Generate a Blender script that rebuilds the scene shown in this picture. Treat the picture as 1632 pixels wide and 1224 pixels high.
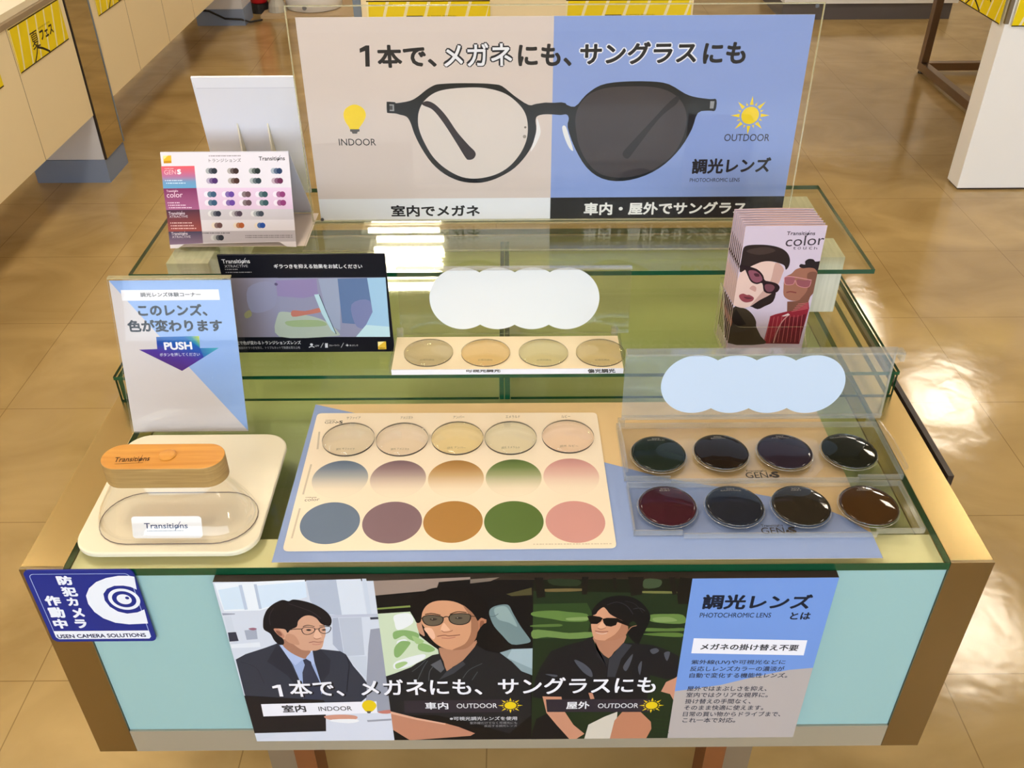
import bpy, bmesh, math
from mathutils import Vector

S = bpy.context.scene
COL = S.collection
for o in list(bpy.data.objects):
    bpy.data.objects.remove(o)

# ------------------------------------------------------------------ camera
F_PX, PITCH, YAW, ROLL = 1476.14, 0.620117, 0.002715, -0.005262
EYE = Vector((0.00456, -0.79605, 0.84291))
FWD = Vector((math.sin(YAW) * math.cos(PITCH), math.cos(YAW) * math.cos(PITCH), -math.sin(PITCH)))
_r = Vector((math.cos(YAW), -math.sin(YAW), 0))
_u = _r.cross(FWD)
RGT = math.cos(ROLL) * _r + math.sin(ROLL) * _u
UPV = -math.sin(ROLL) * _r + math.cos(ROLL) * _u
cam = bpy.data.cameras.new('camera')
cam.sensor_width = 36.0
cam.lens = 36.0 * F_PX / 1632.0
cam.clip_start = 0.02
camo = bpy.data.objects.new('camera', cam)
COL.objects.link(camo)
from mathutils import Matrix
M4 = Matrix((RGT, UPV, -FWD)).transposed().to_4x4()
M4.translation = EYE
camo.matrix_world = M4
S.camera = camo

# ------------------------------------------------------------------ view, world, daylight
S.view_settings.view_transform = 'Standard'
S.view_settings.look = 'None'
S.view_settings.exposure = 0.5
S.view_settings.gamma = 1.0
S.view_settings.use_curve_mapping = False
S.cycles.use_denoising = True
S.cycles.max_bounces = 10
S.cycles.diffuse_bounces = 4
S.cycles.glossy_bounces = 5
S.cycles.transparent_max_bounces = 32
S.cycles.sample_clamp_indirect = 4.0
W = bpy.data.worlds.new('sky')
S.world = W
W.use_nodes = True
bg = W.node_tree.nodes['Background']
bg.inputs['Color'].default_value = (0.75, 0.87, 1.0, 1)
bg.inputs['Strength'].default_value = 1.2

FLOOR = -0.70
CEIL = 2.0
# daylight falling in through the shop window behind the camera
al = bpy.data.lights.new('shop_window_daylight', 'AREA')
al.shape = 'RECTANGLE'
al.size, al.size_y = 6.0, 1.9
al.energy = 115
al.color = (0.72, 0.86, 1.0)
alo = bpy.data.objects.new('shop_window_daylight', al)
COL.objects.link(alo)
alo.location = (0.3, -4.92, 0.75)
alo.rotation_euler = (math.radians(90), 0, 0)
LAMP = 46.0     # strength of the fluorescent tubes

# ------------------------------------------------------------------ colour + materials
def lin(c):
    c = c / 255.0
    return c / 12.92 if c <= 0.04045 else ((c + 0.055) / 1.055) ** 2.4

def rgb(c, k=1.0):
    return (lin(c[0]) * k, lin(c[1]) * k, lin(c[2]) * k, 1.0)

MATS = {}

def mat(name, c, rough=0.5, metal=0.0, spec=0.5, k=1.0, emit=None):
    if name in MATS:
        return MATS[name]
    m = bpy.data.materials.new(name)
    m.use_nodes = True
    b = m.node_tree.nodes['Principled BSDF']
    b.inputs['Base Color'].default_value = rgb(c, k)
    b.inputs['Roughness'].default_value = rough
    b.inputs['Metallic'].default_value = metal
    b.inputs['Specular IOR Level'].default_value = spec
    if emit:
        b.inputs['Emission Color'].default_value = rgb(c)
        b.inputs['Emission Strength'].default_value = emit
    MATS[name] = m
    return m

def noise_into(m, c0, c1, scale=(8, 8, 8), detail=4, lo=0.35, hi=0.65, bump=0.0, dist=0.3):
    nt = m.node_tree
    b = nt.nodes['Principled BSDF']
    tc = nt.nodes.new('ShaderNodeTexCoord')
    mp = nt.nodes.new('ShaderNodeMapping')
    mp.inputs['Scale'].default_value = scale
    nz = nt.nodes.new('ShaderNodeTexNoise')
    nz.inputs['Scale'].default_value = 1.0
    nz.inputs['Detail'].default_value = detail
    nz.inputs['Distortion'].default_value = dist
    rp = nt.nodes.new('ShaderNodeValToRGB')
    rp.color_ramp.elements[0].position = lo
    rp.color_ramp.elements[1].position = hi
    rp.color_ramp.elements[0].color = rgb(c0)
    rp.color_ramp.elements[1].color = rgb(c1)
    L = nt.links.new
    L(tc.outputs['Object'], mp.inputs['Vector'])
    L(mp.outputs['Vector'], nz.inputs['Vector'])
    L(nz.outputs['Fac'], rp.inputs['Fac'])
    L(rp.outputs['Color'], b.inputs['Base Color'])
    if bump:
        bp = nt.nodes.new('ShaderNodeBump')
        bp.inputs['Strength'].default_value = bump
        bp.inputs['Distance'].default_value = 0.002
        L(nz.outputs['Fac'], bp.inputs['Height'])
        L(bp.outputs['Normal'], b.inputs['Normal'])
    return m

def clear(name, tint, f0=0.04, rough=0.02, power=5.0, top=0.9, haze=0.0, hazec=(255, 255, 255)):
    """thin clear sheet: lets tinted light straight through, mirrors a little more at grazing angles"""
    if name in MATS:
        return MATS[name]
    m = bpy.data.materials.new(name)
    m.use_nodes = True
    nt = m.node_tree
    nt.nodes.clear()
    out = nt.nodes.new('ShaderNodeOutputMaterial')
    tr = nt.nodes.new('ShaderNodeBsdfTransparent')
    tr.inputs['Color'].default_value = (tint[0], tint[1], tint[2], 1)
    gl = nt.nodes.new('ShaderNodeBsdfGlossy')
    gl.inputs['Roughness'].default_value = rough
    gl.inputs['Color'].default_value = (1, 1, 1, 1)
    lw = nt.nodes.new('ShaderNodeLayerWeight')
    lw.inputs['Blend'].default_value = 0.5
    pw = nt.nodes.new('ShaderNodeMath'); pw.operation = 'POWER'; pw.inputs[1].default_value = power
    ma = nt.nodes.new('ShaderNodeMath'); ma.operation = 'MULTIPLY_ADD'
    ma.inputs[1].default_value = top; ma.inputs[2].default_value = f0
    mx = nt.nodes.new('ShaderNodeMixShader')
    L = nt.links.new
    L(lw.outputs['Facing'], pw.inputs[0]); L(pw.outputs[0], ma.inputs[0]); L(ma.outputs[0], mx.inputs['Fac'])
    src = tr
    if haze:
        df = nt.nodes.new('ShaderNodeBsdfDiffuse'); df.inputs['Color'].default_value = rgb(hazec)
        m2 = nt.nodes.new('ShaderNodeMixShader'); m2.inputs['Fac'].default_value = haze
        L(tr.outputs[0], m2.inputs[1]); L(df.outputs[0], m2.inputs[2]); src = m2
    L(src.outputs[0], mx.inputs[1]); L(gl.outputs[0], mx.inputs[2]); L(mx.outputs[0], out.inputs['Surface'])
    MATS[name] = m
    return m

def ink(c, rough=0.55, k=1.0, spec=0.14):
    c = tuple(int(x) for x in c)
    return mat('ink_%d_%d_%d_%d' % (c + (int(rough * 100),)), c, rough, 0, spec, k)

GRADN = [0]

def gradmat(stops, rough=0.55):
    GRADN[0] += 1
    m = mat('ink_gradient_%d' % GRADN[0], (255, 255, 255), rough, 0, 0.14)
    nt = m.node_tree
    b = nt.nodes['Principled BSDF']
    uv = nt.nodes.new('ShaderNodeUVMap'); uv.uv_map = 'ink'
    sp = nt.nodes.new('ShaderNodeSeparateXYZ')
    rp = nt.nodes.new('ShaderNodeValToRGB')
    e = rp.color_ramp.elements
    e[0].position, e[0].color = stops[0][0], rgb(stops[0][1])
    e[1].position, e[1].color = stops[-1][0], rgb(stops[-1][1])
    for p, c in stops[1:-1]:
        x = e.new(p); x.color = rgb(c)
    nt.links.new(uv.outputs['UV'], sp.inputs[0])
    nt.links.new(sp.outputs['X'], rp.inputs['Fac'])
    nt.links.new(rp.outputs['Color'], b.inputs['Base Color'])
    return m

GLASS = clear('green_float_glass', (0.98, 0.988, 0.965), 0.025)
GLASS2 = clear('shelf_glass', (0.955, 0.965, 0.90), 0.045)
GLASS3 = clear('riser_glass', (0.975, 0.985, 0.945), 0.022)
EDGE = mat('green_glass_edge', (14, 70, 44), 0.15, 0, 0.6)
ACR = clear('clear_acrylic', (0.98, 0.98, 0.97), 0.014)
ACRE = clear('acrylic_edge', (0.84, 0.84, 0.74), 0.14, 0.12, top=0.8, haze=0.30, hazec=(235, 228, 190))
ACR2 = clear('case_acrylic', (0.95, 0.95, 0.95), 0.045, 0.04)
ACRH = clear('lid_acrylic_window_haze', (0.93, 0.95, 0.97), 0.05, 0.05, haze=0.10, hazec=(225, 235, 245))  # pale bluish haze stands in for window light mirrored in the lid
WHITE = mat('white_card', (232, 230, 228), 0.6)

# ------------------------------------------------------------------ mesh helpers
def props(o, label=None, cat=None, group=None, kind=None):
    if label: o['label'] = label
    if cat: o['category'] = cat
    if group: o['group'] = group
    if kind: o['kind'] = kind
    return o

def wpos(p):
    v = Vector((0, 0, 0))
    while p is not None:
        v += p.location
        p = p.parent
    return v

def obj(name, bm, mats, parent=None, smooth=False, bevel=0.0, base=None, keep=False):
    me = bpy.data.meshes.new(name)
    off = wpos(parent) if parent is not None else (Vector(base) if base is not None else Vector((0, 0, 0)))
    if not keep:
        bmesh.ops.recalc_face_normals(bm, faces=bm.faces)
    bmesh.ops.translate(bm, verts=bm.verts, vec=-off)
    bm.to_mesh(me)
    bm.free()
    for m in (mats if isinstance(mats, (list, tuple)) else [mats]):
        me.materials.append(m)
    if smooth:
        for p in me.polygons:
            p.use_smooth = True
    o = bpy.data.objects.new(name, me)
    COL.objects.link(o)
    if parent is not None:
        o.parent = parent
    elif base is not None:
        o.location = base
    if bevel:
        b = o.modifiers.new('bevel', 'BEVEL')
        b.width = bevel; b.segments = 2; b.limit_method = 'ANGLE'
    return o

def thing(name, label, cat, loc, group=None):
    o = bpy.data.objects.new(name, None)
    COL.objects.link(o)
    o.location = loc
    o.empty_display_size = 0.05
    return props(o, label, cat, group)

def box(bm, x0, x1, y0, y1, z0, z1, mi=0):
    v = [bm.verts.new((x, y, z)) for z in (z0, z1) for y in (y0, y1) for x in (x0, x1)]
    fs = [(0, 2, 3, 1), (4, 5, 7, 6), (0, 1, 5, 4), (2, 6, 7, 3), (0, 4, 6, 2), (1, 3, 7, 5)]
    for f in fs:
        bm.faces.new([v[i] for i in f]).material_index = mi

def bx(*a):
    bm = bmesh.new()
    box(bm, *a)
    return bm

def sheetbox(bm, x0, x1, y0, y1, z0, z1, axis):
    """box whose narrow faces (not facing along axis) use material slot 1"""
    n0 = len(bm.faces)
    box(bm, x0, x1, y0, y1, z0, z1)
    bm.faces.ensure_lookup_table()
    for f in bm.faces[n0:]:
        f.normal_update()
        if abs(f.normal[axis]) < 0.5:
            f.material_index = 1

def prism(bm, pts, z0, z1, mi=0, side=None):
    a = [bm.verts.new((x, y, z0)) for x, y in pts]
    b = [bm.verts.new((x, y, z1)) for x, y in pts]
    bm.faces.new(a[::-1]).material_index = mi
    bm.faces.new(b).material_index = mi
    n = len(pts)
    for i in range(n):
        bm.faces.new((a[i], a[(i + 1) % n], b[(i + 1) % n], b[i])).material_index = mi if side is None else side

def rrect(x0, x1, y0, y1, r, n=8):
    P = []
    for cx, cy, a0 in ((x1 - r, y1 - r, 0), (x0 + r, y1 - r, 90), (x0 + r, y0 + r, 180), (x1 - r, y0 + r, 270)):
        for i in range(n + 1):
            a = math.radians(a0 + 90 * i / n)
            P.append((cx + r * math.cos(a), cy + r * math.sin(a)))
    return P

def circ(cx, cy, r, n=48, sy=1.0):
    return [(cx + r * math.cos(2 * math.pi * i / n), cy + sy * r * math.sin(2 * math.pi * i / n)) for i in range(n)]

def lathe(bm, prof, cx, cy, n=32, mi=0):
    rings = []
    for r, z in prof:
        rings.append([bm.verts.new((cx + r * math.cos(2 * math.pi * i / n), cy + r * math.sin(2 * math.pi * i / n), z)) for i in range(n)])
    for a, b in zip(rings, rings[1:]):
        for i in range(n):
            bm.faces.new((a[i], a[(i + 1) % n], b[(i + 1) % n], b[i])).material_index = mi
    bm.faces.new(rings[0][::-1]).material_index = mi
    bm.faces.new(rings[-1]).material_index = mi

def tube(bm, pts, r, n=8, closed=False):
    pts = [Vector(p) for p in pts]
    rings = []
    N = len(pts)
    for i, p in enumerate(pts):
        a = pts[(i - 1) % N] if (closed or i > 0) else p
        b = pts[(i + 1) % N] if (closed or i < N - 1) else p
        d = (b - a).normalized()
        u = d.cross(Vector((0, 0, 1)))
        if u.length < 1e-3: u = d.cross(Vector((1, 0, 0)))
        u.normalize()
        w = d.cross(u)
        rings.append([bm.verts.new(p + r * (math.cos(2 * math.pi * k / n) * u + math.sin(2 * math.pi * k / n) * w)) for k in range(n)])
    for i in range(N if closed else N - 1):
        a, b = rings[i], rings[(i + 1) % N]
        for k in range(n):
            bm.faces.new((a[k], a[(k + 1) % n], b[(k + 1) % n], b[k]))
    if not closed:
        bm.faces.new(rings[0][::-1]); bm.faces.new(rings[-1])

def spl(pts, n=5, closed=True):
    P = [Vector((p[0], p[1])) for p in pts]
    N = len(P)
    out = []
    for i in range(N if closed else N - 1):
        if closed:
            p0, p1, p2, p3 = P[i - 1], P[i], P[(i + 1) % N], P[(i + 2) % N]
        else:
            p0, p1, p2, p3 = P[max(i - 1, 0)], P[i], P[i + 1], P[min(i + 2, N - 1)]
        for k in range(n):
            t = k / n
            out.append(0.5 * ((2 * p1) + (p2 - p0) * t + (2 * p0 - 5 * p1 + 4 * p2 - p3) * t * t + (3 * p1 - p0 - 3 * p2 + p3) * t ** 3))
    if not closed: out.append(P[-1])
    return [(v.x, v.y) for v in out]

# ------------------------------------------------------------------ planes that carry print
class Plane:
    def __init__(s, O, U, V):
        s.O = Vector(O); s.U = Vector(U).normalized(); s.V = Vector(V).normalized(); s.n = s.U.cross(s.V)
    def hit(s, px):
        """place on this plane that the photograph shows at pixel px, as plane coordinates in metres"""
        d = FWD + RGT * ((px[0] - 816) / F_PX) - UPV * ((px[1] - 612) / F_PX)
        t = (s.O - EYE).dot(s.n) / d.dot(s.n)
        P = EYE + d * t - s.O
        return (P.dot(s.U), P.dot(s.V))
    def at(s, u, v, w=0.0):
        return s.O + s.U * u + s.V * v + s.n * w

def lean(y0, z0, deg):
    a = math.radians(deg)
    return Plane((0, y0, z0), (1, 0, 0), (0, math.sin(a), math.cos(a)))

def flat(z):
    return Plane((0, 0, z), (1, 0, 0), (0, 1, 0))

def slab(bm, pl, quad, d0, d1, edge=None):
    """polygon in plane coordinates given thickness from d0 to d1 along the plane's normal"""
    a = [bm.verts.new(pl.at(u, v, d0)) for u, v in quad]
    b = [bm.verts.new(pl.at(u, v, d1)) for u, v in quad]
    bm.faces.new(a[::-1]); bm.faces.new(b)
    n = len(quad)
    for i in range(n):
        f = bm.faces.new((a[i], a[(i + 1) % n], b[(i + 1) % n], b[i]))
        if edge is not None: f.material_index = edge

TXT = {}

def glyphs(body):
    key = body
    if key in TXT: return TXT[key]
    c = bpy.data.curves.new('glyphs', 'FONT')
    c.body = body
    c.resolution_u = 3
    o = bpy.data.objects.new('glyphs', c)
    COL.objects.link(o)
    me = bpy.data.meshes.new_from_object(o.evaluated_get(bpy.context.evaluated_depsgraph_get()))
    vs = [(v.co.x, v.co.y) for v in me.vertices]
    fs = [tuple(p.vertices) for p in me.polygons]
    bpy.data.objects.remove(o)
    bpy.data.curves.remove(c)
    bpy.data.meshes.remove(me)
    xs = [v[0] for v in vs]; ys = [v[1] for v in vs]
    x0, x1, y0, y1 = min(xs), max(xs), min(ys), max(ys)
    vs = [((x - x0) / (x1 - x0), (y - y0) / (y1 - y0)) for x, y in vs]
    TXT[key] = (vs, fs, 1.0 / (x1 - x0), 1.0 / (y1 - y0))
    return TXT[key]

EPS = 0.00002

class Art:
    """flat printed artwork on a plane: every shape is a polygon of ink a hair above the last"""
    def __init__(s, pl, rough=0.55):
        s.pl = pl; s.bm = bmesh.new(); s.mats = []; s.boxes = []; s.vw = (0, 0, 1.0); s.rough = rough
        s.uvmode = False; s.uvl = s.bm.loops.layers.uv.new('ink')
    def view(s, x0=0, y0=0, k=1.0):
        s.vw = (x0, y0, k); s.uvmode = False
    def m(s, p):
        if s.uvmode: return (p[0], p[1])
        return s.pl.hit((s.vw[0] + p[0] / s.vw[2], s.vw[1] + p[1] / s.vw[2]))
    def mi(s, c):
        mt = c if isinstance(c, bpy.types.Material) else ink(c, s.rough)
        if mt not in s.mats: s.mats.append(mt)
        return s.mats.index(mt)
    def face(s, uv, mi, w, tvals=None):
        A = sum(uv[i - 1][0] * uv[i][1] - uv[i][0] * uv[i - 1][1] for i in range(len(uv)))
        idx = list(range(len(uv)))
        if A < 0: idx.reverse()
        try:
            f = s.bm.faces.new([s.bm.verts.new(s.pl.at(uv[i][0], uv[i][1], w)) for i in idx])
        except ValueError:
            return
        f.material_index = mi
        if tvals:
            for l, i in zip(f.loops, idx): l[s.uvl].uv = (tvals[i], 0.5)
    def poly(s, pts, c, smooth=0):
        uv = [s.m(p) for p in pts]
        if smooth: uv = spl(uv, smooth)
        s.face(uv, s.mi(c), s.lay(uv))
    def grad(s, pts, stops, a, b, smooth=0):
        """polygon with a printed gradient running from point a to point b"""
        uv = [s.m(p) for p in pts]
        if smooth: uv = spl(uv, smooth)
        A = Vector(s.m(a)); D = Vector(s.m(b)) - A
        tv = [min(1, max(0, (Vector(p) - A).dot(D) / D.dot(D))) for p in uv]
        s.face(uv, s.mi(gradmat(stops, s.rough)), s.lay(uv), tv)
    def disc(s, c, r, col, n=40, metres=False):
        """circle round pixel c; r in pixels along x, or in metres"""
        u, v = s.m(c)
        if not metres:
            u2, v2 = s.m((c[0] + r, c[1])); r = math.hypot(u2 - u, v2 - v)
        uv = circ(u, v, r, n)
        s.face(uv, s.mi(col), s.lay(uv))
        return r
    def stroke(s, pts, w, c, closed=False, smooth=4, taper=None):
        uv = [s.m(p) for p in pts]
        if not s.uvmode:
            q0 = s.m(pts[0]); q1 = s.m((pts[0][0] + w, pts[0][1])); w = math.hypot(q1[0] - q0[0], q1[1] - q0[1])
        if smooth: uv = spl(uv, smooth, closed)
        N = len(uv)
        z = s.lay(uv)
        mi = s.mi(c)
        Lf, Rt = [], []
        for i in range(N):
            a = uv[(i - 1) % N] if (closed or i > 0) else uv[i]
            b = uv[(i + 1) % N] if (closed or i < N - 1) else uv[i]
            dx, dy = b[0] - a[0], b[1] - a[1]
            L = math.hypot(dx, dy) or 1e-9
            k = w / 2
            if taper: k *= taper[0] + (taper[1] - taper[0]) * i / max(1, N - 1)
            Lf.append((uv[i][0] - dy / L * k, uv[i][1] + dx / L * k)); Rt.append((uv[i][0] + dy / L * k, uv[i][1] - dx / L * k))
        for i in range(N if closed else N - 1):
            j = (i + 1) % N
            s.face([Lf[i], Rt[i], Rt[j], Lf[j]], mi, z)
    def lay(s, uv):
        """lowest free layer above everything already printed under this shape"""
        xs = [p[0] for p in uv]; ys = [p[1] for p in uv]
        b = (min(xs), max(xs), min(ys), max(ys))
        k = 1
        for c, l in s.boxes:
            if l >= k and b[0] < c[1] and c[0] < b[1] and b[2] < c[3] and c[2] < b[3]: k = l + 1
        s.boxes.append((b, k))
        return k * EPS
    def text(s, body, bl, br, top, c, bold=0.0, zf=None):
        """lettering whose box runs from bl to br along its foot and up to pixel height top"""
        B = Vector(s.m(bl)); R = Vector(s.m(br))
        X = R - B
        w = X.length
        X.normalize()
        Y = Vector((-X.y, X.x))
        if s.uvmode: h = top
        else: h = abs((Vector(s.m((bl[0], top))) - B).dot(Y))
        vs, fs, ex, ey = glyphs(body)
        z = s.lay([tuple(B), tuple(R), tuple(B + Y * h), tuple(R + Y * h)])
        mi = s.mi(c)
        bold *= 1.6
        bx_, by_ = bold * ex, bold * ey
        nd = 1 if bold <= 0 else (4 if bold < 0.03 else 8)
        for k in range(nd):
            dx = bx_ * math.cos(2 * math.pi * (k + 0.5) / nd) if nd > 1 else 0
            dy = by_ * math.sin(2 * math.pi * (k + 0.5) / nd) if nd > 1 else 0
            vv = []
            for x, y in vs:
                if nd > 1: x, y = bx_ + x * (1 - 2 * bx_) + dx, by_ + y * (1 - 2 * by_) + dy
                p = B + X * (x * w) + Y * (y * h)
                vv.append(s.bm.verts.new(s.pl.at(p.x, p.y, z + k * 4e-7 + (zf(p.x, p.y) if zf else 0))))
            for f in fs:
                try: fc = s.bm.faces.new([vv[i] for i in f])
                except ValueError: continue
                fc.normal_update()
                if fc.normal.dot(s.pl.n) < 0: fc.normal_flip()
                fc.material_index = mi
    def lines(s, bl, br, top, c, n=1):
        """rows of print too small to read: short dashes"""
        B = s.m(bl); R = s.m(br); T = s.m((bl[0], top))
        H = T[1] - B[1]
        mi = s.mi(c)
        z = s.lay([B, R, T])
        for r in range(n):
            y0 = B[1] + H * (r + 0.2) / n; y1 = B[1] + H * (r + 0.7) / n
            x = B[0]; k = 0
            step = abs(H) / n
            while x < R[0] - step * 0.3:
                wd = step * (0.55 + 0.3 * ((k * 7 + r * 3) % 3) / 2)
                s.face([(x, y0), (min(x + wd, R[0]), y0), (min(x + wd, R[0]), y1), (x, y1)], mi, z)
                x += step * 1.0; k += 1
    def build(s, name, parent=None, base=None):
        return obj(name, s.bm, s.mats, parent, base=base, keep=True)

def sun(a, c, r, R, col, n=16):
    u, v = a.m(c)
    k = 1.0
    u2, v2 = a.m((c[0] + 10, c[1])); k = math.hypot(u2 - u, v2 - v) / 10
    if a.uvmode: k = 1
    mi = a.mi(col)
    z = a.lay(circ(u, v, R * k, 32))
    a.face(circ(u, v, r * k, 32), mi, z)
    for i in range(n):
        t = 2 * math.pi * i / n
        Ro = R * k * (1.0 if i % 2 == 0 else 0.72); Ri = r * k * 1.22; hw = 0.11 if i % 2 == 0 else 0.06
        P = [(u + Ri * math.cos(t - hw * 1.6), v + Ri * math.sin(t - hw * 1.6)), (u + Ro * math.cos(t), v + Ro * math.sin(t)),
             (u + Ri * math.cos(t + hw * 1.6), v + Ri * math.sin(t + hw * 1.6))]
        a.face(P, mi, z)

def logo(a, bl, br, top, c, bold=0.012):
    """the word mark with its slim swoosh through the o"""
    a.text('Transitions', bl, br, top, c, bold)
    w = br[0] - bl[0]; h = bl[1] - top
    yb = bl[1] + (br[1] - bl[1]) * 0.78
    x = bl[0] + w * 0.755
    a.poly([(x - 0.055 * w, yb + 0.02 * h), (x - 0.035 * w, yb - 0.28 * h), (x + 0.01 * w, yb - 0.42 * h), (x + 0.04 * w, yb - 0.5 * h), (x + 0.02 * w, yb - 0.15 * h), (x - 0.01 * w, yb)], c, 4)
    a.stroke([(x - 0.05 * w, yb + 0.38 * h), (x - 0.01 * w, yb - 0.2 * h), (x + 0.07 * w, yb - 1.25 * h)], 0.014 * w, c, smooth=3)

# ------------------------------------------------------------------ room shell
def floor_material():
    m = mat('waxed_vinyl_tiles', (170, 130, 78), 0.14, 0, 0.5)
    noise_into(m, (158, 131, 84), (192, 164, 112), (2.6, 3.4, 3), 7, 0.3, 0.72, 0.0, 0.9)
    nt = m.node_tree
    b = nt.nodes['Principled BSDF']
    L = nt.links.new
    tc = nt.nodes.new('ShaderNodeTexCoord')
    sp = nt.nodes.new('ShaderNodeSeparateXYZ')
    L(tc.outputs['Object'], sp.inputs[0])
    def n(op, a, v=None, c=None):
        q = nt.nodes.new('ShaderNodeMath'); q.operation = op
        for i, x in enumerate((a, v, c)):
            if x is None: continue
            if isinstance(x, (int, float)): q.inputs[i].default_value = x
            else: L(x, q.inputs[i])
        return q.outputs[0]
    def line(sock, off):
        f = n('FRACT', n('DIVIDE', n('SUBTRACT', sock, off), 0.45))
        d = n('ABSOLUTE', n('SUBTRACT', f, 0.5))
        return n('GREATER_THAN', d, 0.4972)
    ln = n('MAXIMUM', line(sp.outputs['X'], 0.857 - 9.0), line(sp.outputs['Y'], 0.362 - 9.0))
    mx = nt.nodes.new('ShaderNodeMix'); mx.data_type = 'RGBA'
    src = b.inputs['Base Color'].links[0].from_socket
    L(n('MULTIPLY', ln, 0.5), mx.inputs['Factor']); L(src, mx.inputs['A'])
    mx.inputs['B'].default_value = rgb((96, 70, 38))
    L(mx.outputs['Result'], b.inputs['Base Color'])
    nz = nt.nodes.new('ShaderNodeTexNoise'); nz.inputs['Scale'].default_value = 7.0; nz.inputs['Detail'].default_value = 3
    L(tc.outputs['Object'], nz.inputs['Vector'])
    bp = nt.nodes.new('ShaderNodeBump'); bp.inputs['Strength'].default_value = 0.22; bp.inputs['Distance'].default_value = 0.01
    L(nz.outputs['Fac'], bp.inputs['Height']); L(bp.outputs['Normal'], b.inputs['Normal'])
    return m

plaster = mat('cream_wall_paint', (214, 206, 190), 0.8)
ceilm = mat('white_ceiling_board', (222, 216, 204), 0.8)
props(obj('floor', bx(-5.5, 5.5, -5.0, 9.0, FLOOR - 0.05, FLOOR), floor_material()), kind='structure')
props(obj('ceiling', bx(-5.5, 5.5, -5.0, 9.0, CEIL + 0.06, CEIL + 0.12), ceilm), kind='structure')
props(obj('wall_back', bx(-5.5, 5.5, 9.0, 9.1, FLOOR, CEIL + 0.06), plaster), kind='structure')
props(obj('wall_left', bx(-5.6, -5.5, -5.0, 9.0, FLOOR, CEIL + 0.06), plaster), kind='structure')
props(obj('wall_right', bx(5.5, 5.6, -5.0, 9.0, FLOOR, CEIL + 0.06), plaster), kind='structure')
bm = bmesh.new()
box(bm, -5.5, 5.5, -5.1, -5.0, FLOOR, -0.25)
box(bm, -5.5, 5.5, -5.1, -5.0, 1.75, CEIL + 0.06)
box(bm, -5.5, -2.8, -5.1, -5.0, -0.25, 1.75)
box(bm, 3.4, 5.5, -5.1, -5.0, -0.25, 1.75)
props(obj('wall_front', bm, plaster), kind='structure')
bm = bmesh.new()
for x in (-2.8, -0.8, 1.25, 3.32):
    box(bm, x, x + 0.08, -5.09, -5.02, -0.25, 1.75)
for z in (-0.25, 0.45, 1.67):
    box(bm, -2.72, 3.32, -5.085, -5.025, z, z + 0.07)
props(obj('window_1', bm, mat('grey_window_bars', (120, 122, 126), 0.4)), kind='structure')

# fluorescent fittings in the ceiling, seen as bright stripes mirrored in the glass shelf
tubem = mat('fluorescent_tube', (255, 243, 224), 0.5, emit=LAMP)
lampbody = mat('white_enamel', (226, 222, 210), 0.4)
proto = None
LAMPS = [(x, y) for y in (6.7, 4.50, 2.3, 0.1, -2.1) for x in (-3.5, -0.645)] + [(2.62, 2.71), (3.3, 4.88), (-2.1, 1.2), (3.25, 6.2), (2.5, 0.2), (2.5, -2.1)]
for x, y in LAMPS:
    if True:
        if proto is None:
            t = thing('ceiling_lamp', 'square white ceiling lamp with four glowing tubes mirrored in the glass below', 'ceiling lamp', (0, 0, CEIL), 'ceiling lamps')
            bm = bmesh.new()
            w, h = 0.28, 0.36
            box(bm, -w, w, -h, h, CEIL + 0.035, CEIL + 0.045)
            for a in ((-w, -w + 0.03, -h, h), (w - 0.03, w, -h, h), (-w + 0.03, w - 0.03, -h, -h + 0.03), (-w + 0.03, w - 0.03, h - 0.03, h)):
                box(bm, a[0], a[1], a[2], a[3], CEIL - 0.01, CEIL + 0.035)
            obj('housing', bm, lampbody, t)
            for k in range(4):
                yy = -0.225 + 0.15 * k
                bm = bmesh.new()
                tube(bm, [(-0.22, yy, CEIL + 0.012), (0.22, yy, CEIL + 0.012)], 0.016, 10)
                obj('tube', bm, tubem, t, smooth=True)
            proto = t
            t.location = (x, y, CEIL)
        else:
            r = proto.copy(); COL.objects.link(r); r.location = (x, y, CEIL)
            for ch in list(proto.children):
                c = ch.copy(); COL.objects.link(c); c.parent = r

# ------------------------------------------------------------------ background furniture
cream = mat('cream_laminate', (242, 224, 184), 0.45)
creamtop = mat('pale_counter_top', (236, 222, 190), 0.35)
slate = mat('slate_blue_plinth', (126, 140, 168), 0.5)
lipm = mat('grey_brown_edging', (150, 130, 104), 0.4)
mirror = mat('mirror', (205, 190, 150), 0.03, 1.0)
dark = mat('dark_edge', (34, 22, 16), 0.5)
bigwhite = mat('white_laminate', (250, 250, 252), 0.45)

XA = -1.637
def counter(name, label, y0, y1, zt):
    t = thing(name, label, 'counter', (XA - 0.25, (y0 + y1) / 2, -0.415))
    obj('cabinet', bx(XA - 0.5, XA, y0, y1, -0.415, 0.034), cream, t)
    bm = bmesh.new(); box(bm, XA - 0.5, XA + 0.004, y0, y1, 0.035, 0.052)
    obj('edging', bm, lipm, t)
    obj('counter_top', bx(XA - 0.5, XA - 0.01, y0, y1, 0.053, 0.075), creamtop, t)
    yy = y1 - 0.465
    while yy > y0 + 0.05:
        obj('panel_joint', bx(XA - 0.001, XA + 0.0006, yy, yy + 0.0025, -0.415, 0.034), lipm, t); yy -= 0.445
    return t
counter('wall_counter', 'cream floating counter at left, nearest the camera, before the mirrored pillar', 0.35, 2.815, 0)
counter('wall_counter', 'cream floating counter at left beyond the mirrored pillar', 3.045, 5.20, 0)

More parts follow.
